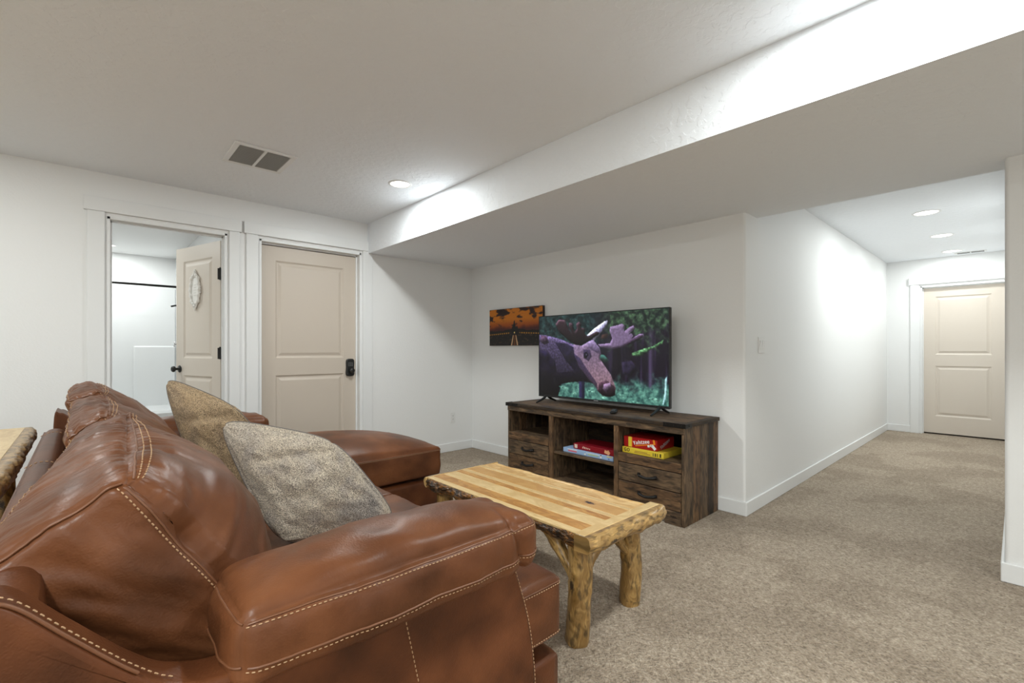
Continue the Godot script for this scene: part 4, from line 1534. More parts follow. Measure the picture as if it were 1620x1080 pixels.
func build_console() -> void:
	var t := thing("media_console", "dark weathered wood media console with open shelves and four drawers under the television", "console", Vector3(3.15, 0, -2.35))
	var xf := 2.90
	var xb := 3.405
	var z0 := -3.215
	var z1 := -1.483
	# top: planks along its length inside a darker border
	var d := 0.505 / 5.0
	for k in 5:
		board("top_plank", Vector3(xf - 0.012 + 0.03 + k * 0.0945, 0.662, z0 + 0.03), Vector3(xf - 0.012 + 0.03 + (k + 1) * 0.0945, 0.682 + 0.0006 * (k % 2), z1 - 0.03), M.rustic if k % 2 == 0 else M.rustic_warm, t)
	board("top_rim", Vector3(xf - 0.014, 0.657, z0 - 0.012), Vector3(xf + 0.018, 0.683, z1 + 0.012), M.rustic_dark, t)
	board("top_rim", Vector3(xf + 0.018, 0.657, z0 - 0.012), Vector3(xb, 0.683, z0 + 0.03), M.rustic_dark, t, 0)
	board("top_rim", Vector3(xf + 0.018, 0.657, z1 - 0.03), Vector3(xb, 0.683, z1 + 0.012), M.rustic_dark, t, 0)
	board("top_rim", Vector3(xb - 0.015, 0.657, z0 + 0.03), Vector3(xb, 0.683, z1 - 0.03), M.rustic_dark, t)
	# apron under the top
	board("apron", Vector3(xf - 0.006, 0.612, z0), Vector3(xf + 0.016, 0.657, z1 - 0.002), M.rustic, t)
	# iron straps at the front corners
	for z in [z1 + 0.013, z0 - 0.013]:
		var s := signf(z - (z0 + z1) * 0.5)
		var mb := MB.new()
		mb.lohi(Vector3(xf - 0.0165, 0.655, z) - t.position, Vector3(xf - 0.0135, 0.685, z - s * 0.16) - t.position, 0.0008)
		mb.lohi(Vector3(xf - 0.0165, 0.655, z) - t.position, Vector3(xf + 0.07, 0.685, z + s * 0.003) - t.position, 0.0008)
		var strap := obj("corner_strap", mb.mesh(), M.black_metal, t)
		for k in 3:
			mb = MB.new()
			ball(mb, Vector3(xf - 0.0165, 0.67, z - s * (0.025 + k * 0.055)) - t.position, 0.0055, 8)
			obj("rivet", mb.mesh(), M.black_metal, strap)
		mb = MB.new()
		ball(mb, Vector3(xf + 0.03, 0.67, z + s * 0.003) - t.position, 0.0055, 8)
		obj("rivet", mb.mesh(), M.black_metal, strap)
	# side panels of upright planks
	for z in [z0, z1]:
		var s := signf(z - (z0 + z1) * 0.5)
		var pw := [0.125, 0.10, 0.12, 0.085, 0.075]
		var x := xf
		for k in 5:
			board("side_plank", Vector3(x, 0.0, z - s * 0.022), Vector3(x + pw[k] - 0.0008, 0.657, z + 0.0006 * (k % 2)), [M.rustic, M.rustic_warm, M.rustic, M.rustic_dark, M.rustic_warm][k], t, 1)
			x += pw[k]
	# back, with a slotted cable opening behind the middle bay
	board("back_panel", Vector3(xb - 0.014, 0.02, z0 + 0.022), Vector3(xb - 0.008, 0.56, z1 - 0.022), M.rustic_dark, t)
	board("back_panel", Vector3(xb - 0.014, 0.60, z0 + 0.022), Vector3(xb - 0.008, 0.657, z1 - 0.022), M.rustic_dark, t)
	var zs := [z0 + 0.022, -2.42, -2.40, -2.365, -2.345, -2.31, -2.29, -2.255, -2.235, z1 - 0.022]
	for k in 5:
		board("back_slat", Vector3(xb - 0.014, 0.56, zs[k * 2]), Vector3(xb - 0.008, 0.60, zs[k * 2 + 1]), M.rustic_dark, t, 1, 0.0)
	# uprights between the bays
	for z in [[-2.695, -2.652], [-2.036, -1.999]]:
		board("divider", Vector3(xf, 0.03, z[0]), Vector3(xb - 0.014, 0.612, z[1]), M.rustic, t, 1)
		board("divider_face", Vector3(xf - 0.005, 0.03, z[0] - 0.001), Vector3(xf + 0.014, 0.612, z[1] + 0.001), M.rustic_warm, t, 1)
	# bay floors and fronts: drawers left and right, a loose shelf in the middle
	var bays := [[-3.193, -2.696], [-1.998, -1.505]]
	for b in bays:
		board("shelf", Vector3(xf + 0.012, 0.392, b[0]), Vector3(xb - 0.014, 0.416, b[1]), M.rustic, t)
		board("shelf_front", Vector3(xf - 0.006, 0.355, b[0]), Vector3(xf + 0.013, 0.418, b[1]), M.rustic_warm, t)
		for yy in [[0.224, 0.349], [0.096, 0.2175]]:
			var dr := board("drawer", Vector3(xf - 0.004, yy[0], b[0] + 0.004), Vector3(xf + 0.38, yy[1], b[1] - 0.004), M.rustic if yy[0] > 0.2 else M.rustic_warm, t)
			var zc: float = (b[0] + b[1]) * 0.5 - 0.005
			var yc: float = (yy[0] + yy[1]) * 0.5 - 0.002
			var mb := MB.new()
			var xh := xf - 0.004
			var hw := 0.066
			mb.tube(curve3([Vector3(xh - 0.002, yc + 0.006, zc - hw), Vector3(xh - 0.02, yc + 0.003, zc - hw * 0.78), Vector3(xh - 0.025, yc - 0.006, zc), Vector3(xh - 0.02, yc + 0.003, zc + hw * 0.78), Vector3(xh - 0.002, yc + 0.006, zc + hw)], 5), func(s: float, _a: float): return 0.0095 + 0.003 * absf(s - 0.5), 10)
			for e in [-1.0, 1.0]:
				mb.box(Vector3(xh - 0.001, yc + 0.006, zc + e * hw), Vector3(0.004, 0.022, 0.022), 0.001)
			for i in mb.v.size():
				mb.v[i] -= t.position
			obj("handle", mb.mesh(), M.black_metal, dr)
		board("base_rail", Vector3(xf - 0.004, 0.045, b[0]), Vector3(xf + 0.018, 0.0925, b[1]), M.rustic, t)
		for e in [[b[0], b[0] + 0.12], [b[1] - 0.12, b[1]]]:
			board("base_foot", Vector3(xf - 0.004, 0.0, e[0]), Vector3(xf + 0.018, 0.045, e[1]), M.rustic, t)
	board("shelf", Vector3(xf + 0.01, 0.302, -2.652), Vector3(xb - 0.014, 0.323, -2.036), M.rustic, t)
	board("shelf", Vector3(xf, 0.07, -2.652), Vector3(xb - 0.014, 0.092, -2.036), M.rustic, t)
	board("base_rail", Vector3(xf - 0.004, 0.03, -2.652), Vector3(xf + 0.018, 0.07, -2.036), M.rustic, t)

# ---------------------------------------------------------------- television and pictures
func poly_of(pts: String, w: int, h: int) -> PackedVector2Array:
	var o := PackedVector2Array()
	for s in pts.split(" "):
		var q := s.split(",")
		o.append(Vector2(q[0].to_float() / 1000.0 * w, q[1].to_float() / 1000.0 * h))
	return o

# fills an outline with soft edges and rounded shading, lit from above; c at its top runs to c2 at its foot
func fill_poly(im: Image, pts: String, c: Color, n: FastNoiseLite, var_amt: float, c2 := Color(0, 0, 0, 0), soft := 10, form := 0.9) -> void:
	var w := im.get_width()
	var h := im.get_height()
	var poly := poly_of(pts, w, h)
	var m := poly.size()
	var y0 := 1e9
	var y1 := -1e9
	var x0 := 1e9
	var x1 := -1e9
	for p in poly:
		y0 = minf(y0, p.y)
		y1 = maxf(y1, p.y)
		x0 = minf(x0, p.x)
		x1 = maxf(x1, p.x)
	var pad := soft + 4
	var bx := maxi(int(x0) - pad, 0)
	var by := maxi(int(y0) - pad, 0)
	var bw := mini(int(x1) + pad, w) - bx
	var bh := mini(int(y1) + pad, h) - by
	if bw < 2 or bh < 2:
		return
	var mk := Image.create(bw, bh, false, Image.FORMAT_L8)
	for y in bh:
		var xs := []
		var yy := y + by + 0.5
		for i in m:
			var a := poly[i]
			var b := poly[(i + 1) % m]
			if (a.y <= yy and b.y > yy) or (b.y <= yy and a.y > yy):
				xs.append(a.x + (yy - a.y) / (b.y - a.y) * (b.x - a.x) - bx)
		xs.sort()
		for k in range(0, xs.size() - 1, 2):
			var xa := clampi(roundi(xs[k]), 0, bw)
			var xb := clampi(roundi(xs[k + 1]), 0, bw)
			if xb > xa:
				mk.fill_rect(Rect2i(xa, y, xb - xa, 1), Color.WHITE)
	var edge: Image = mk.duplicate()
	edge.resize(maxi(bw / 2, 1), maxi(bh / 2, 1), Image.INTERPOLATE_BILINEAR)
	edge.resize(bw, bh, Image.INTERPOLATE_CUBIC)
	var wide: Image = mk.duplicate()
	wide.resize(maxi(bw / soft, 1), maxi(bh / soft, 1), Image.INTERPOLATE_LANCZOS)
	wide.resize(bw, bh, Image.INTERPOLATE_CUBIC)
	var foot := c2 if c2.a > 0.0 else c
	for y in bh:
		var f := clampf((y + by - y0) / maxf(y1 - y0, 1.0), 0.0, 1.0)
		var row := c.lerp(foot, f)
		for x in bw:
			var al := edge.get_pixel(x, y).r
			if al < 0.02:
				continue
			var sh := wide.get_pixel(mini(x + 3, bw - 1), mini(y + 5, bh - 1)).r - wide.get_pixel(maxi(x - 3, 0), maxi(y - 5, 0)).r
			var v := (1.0 + n.get_noise_2d(x + bx, y + by) * var_amt) * (1.0 + sh * form)
			var q := Color(clampf(row.r * v, 0, 1), clampf(row.g * v, 0, 1), clampf(row.b * v, 0, 1))
			im.set_pixel(x + bx, y + by, im.get_pixel(x + bx, y + by).lerp(q, al))

func moose_picture() -> ImageTexture:
	var w := 480
	var h := 271
	var im := Image.create(w, h, false, Image.FORMAT_RGB8)
	var n := noise(0.026, 101, FastNoiseLite.TYPE_SIMPLEX_SMOOTH, 4)
	var fine := noise(0.10, 103, FastNoiseLite.TYPE_SIMPLEX_SMOOTH, 3)
	for y in h:
		for x in w:
			var u := float(x) / w
			var v := float(y) / h
			var c := Color(0.075, 0.055, 0.105)
			# upright trunks, soft in the distance
			var tr := n.get_noise_2d(x * 2.0, y * 0.16)
			c = c.lerp(Color(0.21, 0.165, 0.28), smoothstep(-0.1, 0.5, tr) * smoothstep(0.5, 0.66, u) * 0.8)
			c = c.lerp(Color(0.31, 0.26, 0.38), exp(-pow((u - 0.885) / 0.014, 2.0)) * smoothstep(0.08, 0.3, v) * 0.75)
			c = c.lerp(Color(0.035, 0.022, 0.045), exp(-pow((u - 0.66) / 0.035, 2.0)) * 0.8)
			c = c.lerp(Color(0.05, 0.03, 0.06), exp(-pow((u - 0.76) / 0.02, 2.0)) * 0.7)
			var lf := n.get_noise_2d(x * 1.6, y * 1.6) + fine.get_noise_2d(x, y) * 0.35
			var fl := smoothstep(0.58, 0.3, v) * smoothstep(0.64, 0.35, u)
			c = c.lerp(Color(0.05, 0.10, 0.11).lerp(Color(0.19, 0.31, 0.31), clampf(lf + 0.3, 0, 1)), clampf(fl * 1.3, 0, 1))
			var fr := smoothstep(0.42, 0.12, v + n.get_noise_2d(x, y) * 0.3) * smoothstep(0.48, 0.66, u)
			c = c.lerp(Color(0.07, 0.12, 0.10).lerp(Color(0.33, 0.47, 0.33), clampf(lf * 1.1 + 0.35, 0, 1)), clampf(fr * 1.1, 0, 1) * 0.85)
			var gr := smoothstep(0.68, 0.88, v + n.get_noise_2d(x, y) * 0.14)
			c = c.lerp(Color(0.15, 0.29, 0.28).lerp(Color(0.42, 0.64, 0.57), clampf(lf * 0.9 + 0.45, 0, 1)), gr)
			im.set_pixel(x, y, c)
	fill_poly(im, "760,459 839,414 909,381 969,317 962,365 895,414 825,492 767,488", Color(0.26, 0.40, 0.27), fine, 0.8)
	fill_poly(im, "690,560 760,540 800,620 760,700 700,690", Color(0.12, 0.10, 0.17), n, 0.6)
	fill_poly(im, "505,470 560,480 600,540 570,570 530,540", Color(0.16, 0.28, 0.26), n, 0.6)
	fill_poly(im, "545,250 595,240 585,295 535,300", Color(0.20, 0.14, 0.13), n, 0.4)
	fill_poly(im, "364,739 410,736 405,1004 362,991", Color(0.13, 0.125, 0.23), fine, 0.3)
	fill_poly(im, "-8,225 60,237 179,281 301,349 364,400 399,500 434,673 485,816 399,793 301,814 207,842 174,1010 -8,1010", Color(0.31, 0.27, 0.40), fine, 0.6, Color(0.03, 0.025, 0.05), 14, 1.2)
	fill_poly(im, "150,330 260,350 345,420 400,540 420,690 330,680 250,560", Color(0.13, 0.115, 0.20), n, 0.7, Color(0.05, 0.04, 0.08), 12, 0.4)
	fill_poly(im, "-8,420 60,440 150,560 170,760 90,800 -8,760", Color(0.12, 0.10, 0.19), n, 0.8, Color(0.03, 0.025, 0.05), 12, 0.3)
	fill_poly(im, "20,235 70,250 90,330 50,360 10,320", Color(0.30, 0.22, 0.30), fine, 0.5, Color(0.12, 0.09, 0.15))
	fill_poly(im, "-8,640 100,669 179,707 301,686 364,606 425,735 485,816 399,793 301,814 207,842 174,1010 -8,1010", Color(0.075, 0.06, 0.11), fine, 0.4, Color(0.02, 0.017, 0.03), 16)
	fill_poly(im, "425,252 485,175 567,96 590,92 579,157 535,244 485,315 468,290", Color(0.64, 0.64, 0.74), fine, 0.35)
	fill_poly(im, "500,240 540,180 575,125 565,165 530,230 500,270", Color(0.40, 0.38, 0.50), fine, 0.5)
	fill_poly(im, "314,343 382,375 425,339 476,303 526,401 539,473 527,522 567,605 615,709 647,837 643,931 608,953 551,949 514,899 489,828 451,782 425,735 399,687 364,626 319,463", Color(0.40, 0.345, 0.46), fine, 0.3, Color(0.55, 0.425, 0.45), 14, 1.0)
	fill_poly(im, "314,463 372,525 415,623 475,743 508,813 514,899 489,828 451,782 425,735 399,687 364,626", Color(0.20, 0.165, 0.28), fine, 0.3, Color(0.25, 0.19, 0.25), 10, 0.5)
	fill_poly(im, "425,339 476,303 526,401 539,473 510,462 451,413", Color(0.50, 0.44, 0.58), fine, 0.25, Color(0.36, 0.30, 0.42), 10, 0.6)
	fill_poly(im, "395,420 450,420 465,500 440,560 400,520", Color(0.20, 0.165, 0.26), fine, 0.3, Color(0.26, 0.21, 0.31), 8, 0.3)
	fill_poly(im, "523,801 584,769 643,837 643,931 608,953 551,949 514,899", Color(0.24, 0.165, 0.21), fine, 0.3, Color(0.09, 0.06, 0.08))
	fill_poly(im, "559,815 608,793 617,852 580,915 553,870", Color(0.44, 0.36, 0.46), fine, 0.2, Color(0.3, 0.24, 0.32))
	fill_poly(im, "514,359 607,348 623,295 603,211 607,164 662,150 692,135 711,153 708,223 745,179 774,158 782,198 739,255 764,242 771,277 756,308 811,256 839,252 843,285 804,323 745,368 685,396 639,413 535,395", Color(0.43, 0.36, 0.48), fine, 0.2, Color(0, 0, 0, 0), 6, 0.5)
	fill_poly(im, "615,398 685,384 738,330 756,312 811,270 836,266 838,285 804,323 745,368 685,396 639,408", Color(0.19, 0.14, 0.21), fine, 0.2, Color(0, 0, 0, 0), 5, 0.8)
	fill_poly(im, "154,103 183,46 240,58 273,169 305,234 273,137 278,93 305,101 321,210 344,173 337,110 359,86 381,113 374,156 412,171 408,239 434,265 501,212 526,226 514,255 442,314 382,369 328,362 264,297 188,203", Color(0.20, 0.145, 0.175), fine, 0.2, Color(0.04, 0.028, 0.035), 5, 1.6)
	fill_poly(im, blob(0.418, 0.487, 0.019, 0.036, 3), Color(0.05, 0.04, 0.08), fine, 0.2)
	fill_poly(im, blob(0.421, 0.48, 0.006, 0.012, 5), Color(0.34, 0.32, 0.42), fine, 0.1, Color(0, 0, 0, 0), 3, 0.2)
	for k in 26:
		fill_poly(im, blob(0.2 + 0.8 * fposmod(k * 0.431, 1.0), 0.88 + 0.12 * fposmod(k * 0.719, 1.0), 0.014, 0.012, k + 200), Color(0.20, 0.36, 0.33).lerp(Color(0.54, 0.76, 0.68), fposmod(k * 0.37, 1.0)), fine, 0.4)
	fill_poly(im, "978,720 990,690 985,900 968,985 962,985 975,860", Color(0.66, 0.84, 0.86), fine, 0.2, Color(0, 0, 0, 0), 3, 0.2)
	return ImageTexture.create_from_image(im)

func blob(x: float, y: float, rx: float, ry: float, sd: int) -> String:
	var o := PackedStringArray()
	for k in 10:
		var a := TAU * k / 10.0
		var r := 0.75 + 0.4 * fposmod(sin(sd * 12.9 + k * 78.2) * 43.7, 1.0)
		o.append("%d,%d" % [roundi((x + cos(a) * rx * r) * 1000.0), roundi((y + sin(a) * ry * r) * 1000.0)])
	return " ".join(o)

func sunset_picture() -> ImageTexture:
	var w := 360
	var h := 180
	var im := Image.create(w, h, false, Image.FORMAT_RGB8)
	var n := noise(0.0125, 111, FastNoiseLite.TYPE_SIMPLEX_SMOOTH, 4)
	for y in h:
		for x in w:
			var u := float(x) / w
			var v := float(y) / h
			var c := Color(0.80, 0.47, 0.06).lerp(Color(0.62, 0.29, 0.04), smoothstep(0.25, 0.5, v))
			var cl := smoothstep(0.05, 0.4, n.get_noise_2d(x * 0.8, y * 2.0) + 0.42 - v * 1.25 - u * 0.22)
			c = c.lerp(Color(0.16, 0.075, 0.06), cl)
			c = c.lerp(Color(0.28, 0.10, 0.09), smoothstep(0.44, 0.58, v + n.get_noise_2d(x, 50) * 0.06))
			if v > 0.60 - 0.02 * sin(u * 40.0) * 0.3:
				c = Color(0.05, 0.03, 0.03)
			var lamp := exp(-pow((v - 0.655 - absf(u - 0.5) * 0.09) / 0.022, 2.0)) * smoothstep(0.05, 0.12, absf(u - 0.5))
			c = c.lerp(Color(0.95, 0.66, 0.12), lamp * (0.6 + 0.4 * sin(u * 150.0)))
			if v > 0.66:
				var road := Color(0.07, 0.045, 0.045)
				road = road.lerp(Color(0.42, 0.30, 0.2), smoothstep(0.25, 0.5, n.get_noise_2d(x * 3.0 + 90, y * 5.0)) * 0.6)
				c = road.lerp(c, lamp)
				var k := (v - 0.62) / 0.38
				for s in [-1.0, 1.0]:
					c = c.lerp(Color(0.95, 0.78, 0.58), exp(-pow((u - 0.5 - s * (0.012 + 0.045 * k)) / (0.006 + 0.007 * k), 2.0)))
				c = c.lerp(Color(0.55, 0.3, 0.08), exp(-pow((u - 0.5) / (0.008 + 0.02 * k), 2.0)) * 0.7)
			im.set_pixel(x, y, c)
	var d := Color(0.03, 0.025, 0.03)
	fill_poly(im, "440,640 452,520 478,450 490,340 498,330 506,350 512,450 528,520 548,470 560,520 575,640", d, n, 0.1)
	fill_poly(im, "300,590 440,560 575,560 700,580 700,610 575,600 440,600 300,620", d, n, 0.1)
	fill_poly(im, "455,640 545,640 560,720 440,720", d, n, 0.1)
	fill_poly(im, blob(0.5, 0.66, 0.014, 0.03, 2), Color(1.0, 0.82, 0.5), n, 0.1)
	return ImageTexture.create_from_image(im)

func build_tv() -> void:
	var y0 := 0.735
	var y1 := 1.488
	var z0 := -3.075
	var z1 := -1.735
	var x := 3.17
	var t := thing("television", "large flat television showing a moose, on two black feet", "television", Vector3(x, 0.683, (z0 + z1) * 0.5))
	var o := t.position
	var mb := MB.new()
	mb.lohi(Vector3(x, y0, z0) - o, Vector3(x + 0.03, y1, z1) - o, 0.004)
	mb.lohi(Vector3(x + 0.03, y0 + 0.02, z0 + 0.2) - o, Vector3(x + 0.07, y0 + 0.45, z1 - 0.2) - o, 0.02)
	obj("housing", mb.mesh(), M.black, t)
	mb = MB.new()
	mb.lohi(Vector3(x - 0.004, y0, z0) - o, Vector3(x + 0.001, y0 + 0.018, z1) - o, 0.001)
	mb.lohi(Vector3(x - 0.004, y1 - 0.008, z0) - o, Vector3(x + 0.001, y1, z1) - o, 0.001)
	mb.lohi(Vector3(x - 0.004, y0 + 0.018, z0) - o, Vector3(x + 0.001, y1 - 0.008, z0 + 0.008) - o, 0.001)
	mb.lohi(Vector3(x - 0.004, y0 + 0.018, z1 - 0.008) - o, Vector3(x + 0.001, y1 - 0.008, z1) - o, 0.001)
	obj("bezel", mb.mesh(), plain(0.03, 0.03, 0.032, 0.35, 0.4), t)
	var sm := StandardMaterial3D.new()
	sm.albedo_color = Color(0.01, 0.01, 0.012)
	sm.roughness = 0.32
	sm.emission_enabled = true
	sm.emission_texture = moose_picture()
	sm.emission = Color.BLACK
	sm.emission_energy_multiplier = TV_GLOW
	mb = MB.new()
	var a := Vector3(x - 0.0015, y0 + 0.018, z0 + 0.008) - o
	var b := Vector3(x - 0.0015, y1 - 0.008, z1 - 0.008) - o
	mb.quad(Vector3(a.x, b.y, a.z), Vector3(a.x, b.y, b.z), Vector3(a.x, a.y, b.z), Vector3(a.x, a.y, a.z), Vector3.LEFT, Vector2(0, 0), Vector2(1, 0), Vector2(1, 1), Vector2(0, 1))
	obj("screen", mb.mesh(), sm, t)
	var l := AreaLight3D.new()
	l.name = "screen_light"
	l.area_size = Vector2(z1 - z0, y1 - y0)
	l.light_energy = 0.05
	l.light_color = Color(0.62, 0.68, 0.8)
	l.shadow_enabled = true
	l.area_range = 12.0
	l.position = Vector3(-0.02, (y0 + y1) * 0.5 - o.y, 0)
	l.rotation.y = PI * 0.5
	t.add_child(l)
	for z in [z0 + 0.085, z1 - 0.085]:
		mb = MB.new()
		for e in [[-0.14, 0.0], [0.12, 0.0]]:
			mb.tube(curve3([Vector3(x + 0.02, y0 + 0.02, z) - o, Vector3(x + 0.02 + e[0] * 0.35, 0.72, z) - o, Vector3(x + 0.02 + e[0], 0.690, z) - o], 6), func(s: float, _a: float): return 0.016 - 0.009 * s, 10)
		obj("foot", mb.mesh(), M.black, t)
	# the small maker's mark in the middle of the lower bezel is a plain bright strip
	mb = MB.new()
	mb.lohi(Vector3(x - 0.0045, y0 + 0.006, (z0 + z1) * 0.5 - 0.022) - o, Vector3(x - 0.0035, y0 + 0.012, (z0 + z1) * 0.5 + 0.022) - o, 0.0)
	obj("bezel_mark", mb.mesh(), plain(0.35, 0.35, 0.36, 0.4), t)
	# remote on the console, in front of the set
	var r := thing("remote_control", "black remote control lying on the console in front of the television", "remote", Vector3(3.03, 0.6835, -2.13), 0.5)
	mb = MB.new()
	mb.box(Vector3(0, 0.011, 0), Vector3(0.17, 0.021, 0.046), 0.008)
	obj("case", mb.mesh(), M.black, r)
	mb = MB.new()
	for k in 5:
		for j in 3:
			mb.box(Vector3(-0.06 + k * 0.022, 0.0222, -0.012 + j * 0.012), Vector3(0.009, 0.002, 0.007), 0.0008)
	stuff(obj("button", mb.mesh(), plain(0.09, 0.09, 0.09, 0.5), r))
	# canvas print on the wall behind
	var c := thing("canvas_print", "canvas print of an orange sunset behind an aircraft on a runway", "picture", Vector3(XW, 1.42, -3.66))
	mb = MB.new()
	mb.lohi(Vector3(-0.034, -0.202, -0.419), Vector3(-0.001, 0.202, 0.419), 0.003)
	obj("stretched_canvas", mb.mesh(), plain(0.035, 0.022, 0.018, 0.7), c)
	var pm := StandardMaterial3D.new()
	pm.albedo_texture = sunset_picture()
	pm.roughness = 0.55
	mb = MB.new()
	mb.quad(Vector3(-0.0345, 0.2, -0.416), Vector3(-0.0345, 0.2, 0.416), Vector3(-0.0345, -0.2, 0.416), Vector3(-0.0345, -0.2, -0.416), Vector3.LEFT, Vector2(0, 0), Vector2(1, 0), Vector2(1, 1), Vector2(0, 1))
	obj("print", mb.mesh(), pm, c)

const TV_GLOW := 0.55

# ---------------------------------------------------------------- board games
func words(parent: Node, text: String, size: float, at: Vector3, turn: Basis, m: Material, serif := false, called := "lettering") -> void:
	var tm := TextMesh.new()
	tm.text = text
	var f := SystemFont.new()
	f.font_names = PackedStringArray(["Droid Serif" if serif else "Droid Sans"])
	f.font_weight = 700
	tm.font = f
	tm.font_size = 48
	tm.pixel_size = size / 48.0
	tm.depth = 0.0006
	var o := obj(called, tm, m, parent)
	o.transform = Transform3D(turn, at)

func game_box(label: String, at: Vector3, s: Vector3, turn: float, m: Material, lid: Material) -> Node3D:
	var t := thing("board_game", label, "board game", at, turn)
	var mb := MB.new()
	mb.box(Vector3(s.x * 0.5, s.y * 0.45, 0), Vector3(s.x - 0.004, s.y * 0.9, s.z - 0.004), 0.001)
	obj("tray", mb.mesh(), m, t)
	mb = MB.new()
	mb.box(Vector3(s.x * 0.5, s.y * 0.56, 0), Vector3(s.x, s.y * 0.88, s.z), 0.0015)
	obj("lid", mb.mesh(), lid, t)
	return t

func build_games() -> void:
	# box fronts face -x; local x runs into the shelf, local z along it
	var face := Basis(Vector3.UP, -PI * 0.5)
	var red := plain(0.42, 0.012, 0.012, 0.35)
	var dark_red := plain(0.27, 0.006, 0.016, 0.4)
	var yellow := plain(0.80, 0.60, 0.05, 0.4)
	var white := plain(0.85, 0.85, 0.83, 0.5)
	var orange := plain(0.85, 0.28, 0.02, 0.4)
	var black := plain(0.02, 0.018, 0.015, 0.5)
	var blue := plain(0.36, 0.53, 0.80, 0.4)
	var pink := plain(0.75, 0.18, 0.25, 0.45)
	var tan := plain(0.80, 0.42, 0.22, 0.5)
	var t := game_box("pale blue flat board game box, lower one on the middle shelf", Vector3(2.945, 0.3235, -2.325), Vector3(0.27, 0.037, 0.50), 0.0, blue, blue)
	print_block(t, pink, -0.15, 0.018, 0.09, 0.011)
	print_block(t, white, -0.15, 0.03, 0.10, 0.006)
	print_block(t, plain(0.45, 0.60, 0.35, 0.5), 0.06, 0.018, 0.10, 0.009)
	print_block(t, white, 0.06, 0.028, 0.14, 0.004)
	print_block(t, white, 0.135, 0.016, 0.014, 0.018)
	print_block(t, black, 0.135, 0.028, 0.013, 0.006)
	print_block(t, white, -0.02, 0.014, 0.016, 0.012)
	print_block(t, yellow, 0.215, 0.03, 0.05, 0.006)
	print_block(t, plain(0.12, 0.2, 0.45, 0.5), 0.21, 0.014, 0.014, 0.008)
	t = game_box("dark red board game box with a tan emblem, lying on the pale blue one", Vector3(2.955, 0.361, -2.275), Vector3(0.25, 0.045, 0.405), -0.03, dark_red, dark_red)
	print_block(t, plain(0.85, 0.65, 0.55, 0.5), -0.175, 0.024, 0.03, 0.03)
	var sw := MB.new()
	for k in 5:
		sw.box(Vector3(-0.0006, 0.024 - 0.001 * k, -0.10 + k * 0.017), Vector3(0.0012, 0.017 - 0.002 * k, 0.009), 0.0, Basis(Vector3.RIGHT, 0.5 - 0.3 * (k % 3)))
	obj("script_mark", sw.mesh(), plain(0.85, 0.6, 0.5, 0.5), t)
	sw = MB.new()
	sw.box(Vector3(-0.0006, 0.022, 0.14), Vector3(0.0012, 0.024, 0.05), 0.0, Basis(Vector3.RIGHT, 0.2))
	sw.box(Vector3(-0.0008, 0.022, 0.15), Vector3(0.0012, 0.03, 0.03), 0.0, Basis(Vector3.RIGHT, 0.8))
	obj("emblem", sw.mesh(), tan, t)
	t = game_box("yellow flat board game box at the bottom of the right shelf stack", Vector3(2.935, 0.4165, -1.82), Vector3(0.27, 0.042, 0.335), 0.0, yellow, yellow)
	words(t, "GO", 0.034, Vector3(-0.0006, 0.0235, -0.128), face, black)
	print_block(t, black, 0.105, 0.02, 0.008, 0.022)
	print_block(t, black, 0.12, 0.02, 0.005, 0.022)
	print_block(t, plain(0.35, 0.28, 0.05, 0.5), 0.088, 0.02, 0.012, 0.022)
	print_block(t, black, 0.143, 0.021, 0.01, 0.024)
	for k in 2:
		print_block(t, plain(0.30, 0.12, 0.04, 0.5), 0.0 - 0.01 * k, 0.014 + 0.009 * k, 0.13 - 0.03 * k, 0.0035)
	t = game_box("red dice game box with slanted white lettering, on top of the yellow box", Vector3(2.945, 0.4605, -1.845), Vector3(0.24, 0.077, 0.27), 0.0, red, red)
	print_block(t, yellow, -0.083, 0.039, 0.026, 0.072)
	print_block(t, orange, -0.067, 0.039, 0.006, 0.072)
	sw = MB.new()
	sw.box(Vector3(-0.0006, 0.045, 0.04), Vector3(0.0012, 0.034, 0.165), 0.0, Basis(Vector3.RIGHT, -0.2))
	obj("stripe", sw.mesh(), orange, t)
	sw = MB.new()
	sw.box(Vector3(-0.0010, 0.047, 0.032), Vector3(0.0012, 0.027, 0.15), 0.0, Basis(Vector3.RIGHT, -0.2))
	obj("stripe", sw.mesh(), red, t)
	words(t, "Yahtzee", 0.036, Vector3(-0.0020, 0.047, 0.012), face * Basis(Vector3.BACK, 0.2), white)
	for k in 3:
		sw = MB.new()
		sw.box(Vector3(-0.0008, [0.028, 0.033, 0.024][k], [0.07, 0.09, 0.11][k]), Vector3(0.0014, [0.016, 0.016, 0.02][k], [0.016, 0.014, 0.04][k]), 0.0, Basis(Vector3.RIGHT, 0.4 * k))
		obj("printed_dice", sw.mesh(), white, t)
	# the same word on the end of the box
	words(t, "Yahtzee", 0.036, Vector3(0.11, 0.04, 0.1362), Basis(Vector3.BACK, 0.35), plain(0.5, 0.5, 0.52, 0.5))

func print_block(t: Node3D, m: Material, z: float, y: float, w: float, h: float) -> void:
	var mb := MB.new()
	mb.box(Vector3(-0.0003, y, z), Vector3(0.0009, h, w), 0.0)
	obj("printed_panel", mb.mesh(), m, t)

func build_all() -> void:
	build_sofa()
	build_pillows()
	build_coffee_table()
	build_sofa_table()
	build_console()
	build_tv()
	build_games()

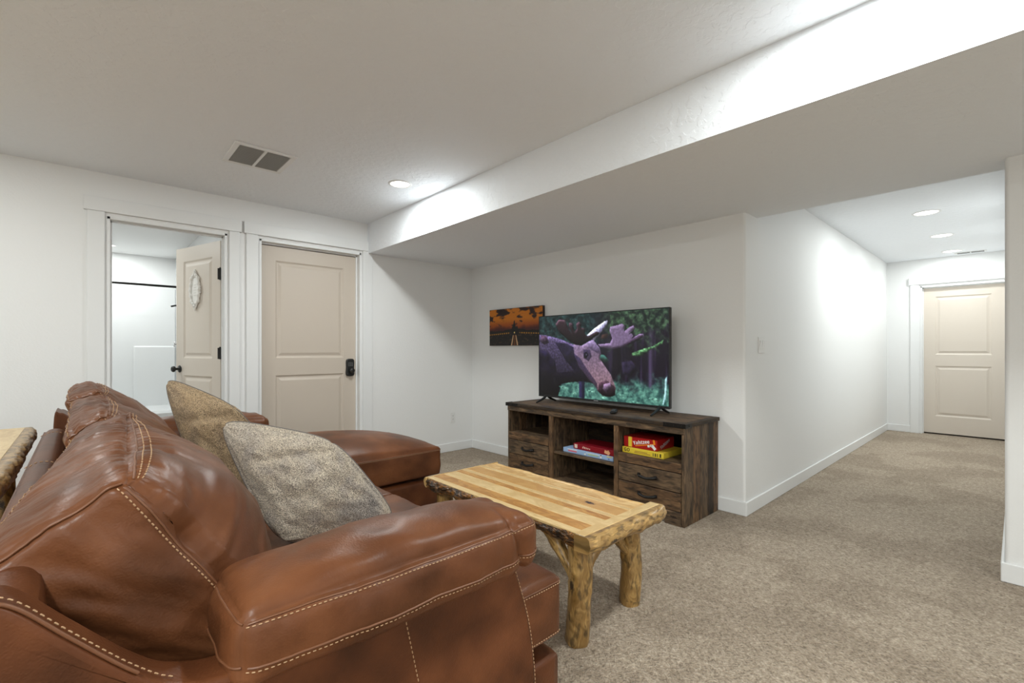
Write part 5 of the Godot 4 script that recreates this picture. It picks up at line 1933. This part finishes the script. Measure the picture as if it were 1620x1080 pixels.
func _ready() -> void:
	# camera: level, horizon a little below the middle of the frame
	var cam := Camera3D.new()
	cam.name = "camera"
	cam.projection = Camera3D.PROJECTION_FRUSTUM
	cam.near = 0.05
	cam.far = 60.0
	cam.size = 2.0 * 0.05 * 540.0 / 735.5
	cam.frustum_offset = Vector2(0, 0.05 * 13.0 / 735.5)
	cam.position = Vector3(0, 1.173, 0)
	cam.rotation.y = deg_to_rad(-42.55)
	add_child(cam)
	cam.current = true
	# no daylight reaches this basement: the sky stays out behind closed walls
	var env := Environment.new()
	env.background_mode = Environment.BG_COLOR
	env.background_color = Color(0.02, 0.02, 0.022)
	env.tonemap_mode = Environment.TONE_MAPPER_LINEAR
	env.tonemap_exposure = 2.12
	env.sdfgi_enabled = true
	env.ssao_enabled = true
	env.ssil_enabled = true
	var we := WorldEnvironment.new()
	we.name = "world"
	we.environment = env
	add_child(we)
	make_materials()
	# lamps: a grid of recessed lights, one of them in view, three more down the hall
	var p := 1.0
	downlight(Vector3(1.775, CEIL, -3.2), p, "round recessed ceiling light beside the soffit above the coffee table end", "")
	for q in [[-0.7, -3.2, 0.75], [1.775, -0.35, 1.0], [-0.7, -0.35, 1.7], [-3.0, -3.2, 0.2], [-3.0, -0.35, 2.2], [1.775, 2.4, 0.7], [-0.7, 2.4, 2.2], [-3.0, 2.4, 3.0]]:
		downlight(Vector3(q[0], CEIL, q[1]), p * q[2], "round recessed ceiling light outside the picture", "recessed lights of the room outside the picture")
	var hl := ["nearest of the three recessed lights in the hall ceiling", "middle one of the three recessed lights in the hall ceiling", "farthest of the three recessed lights, next to the hall door"]
	var hx := [5.73, 7.0, 8.2]
	for k in 3:
		downlight(Vector3(hx[k], CEIL, -0.577), p * [0.7, 0.55, 0.42][k], hl[k], "recessed lights of the hall", 0.085)
	downlight(Vector3(0.2, CEIL, -7.45), p * 0.75, "bright recessed light in the bathroom ceiling", "")
	downlight(Vector3(-0.2, CEIL, -5.6), p * 0.7, "round recessed bathroom light out of sight", "")
	build_shell()
	build_doors()
	build_fittings()
	build_all()
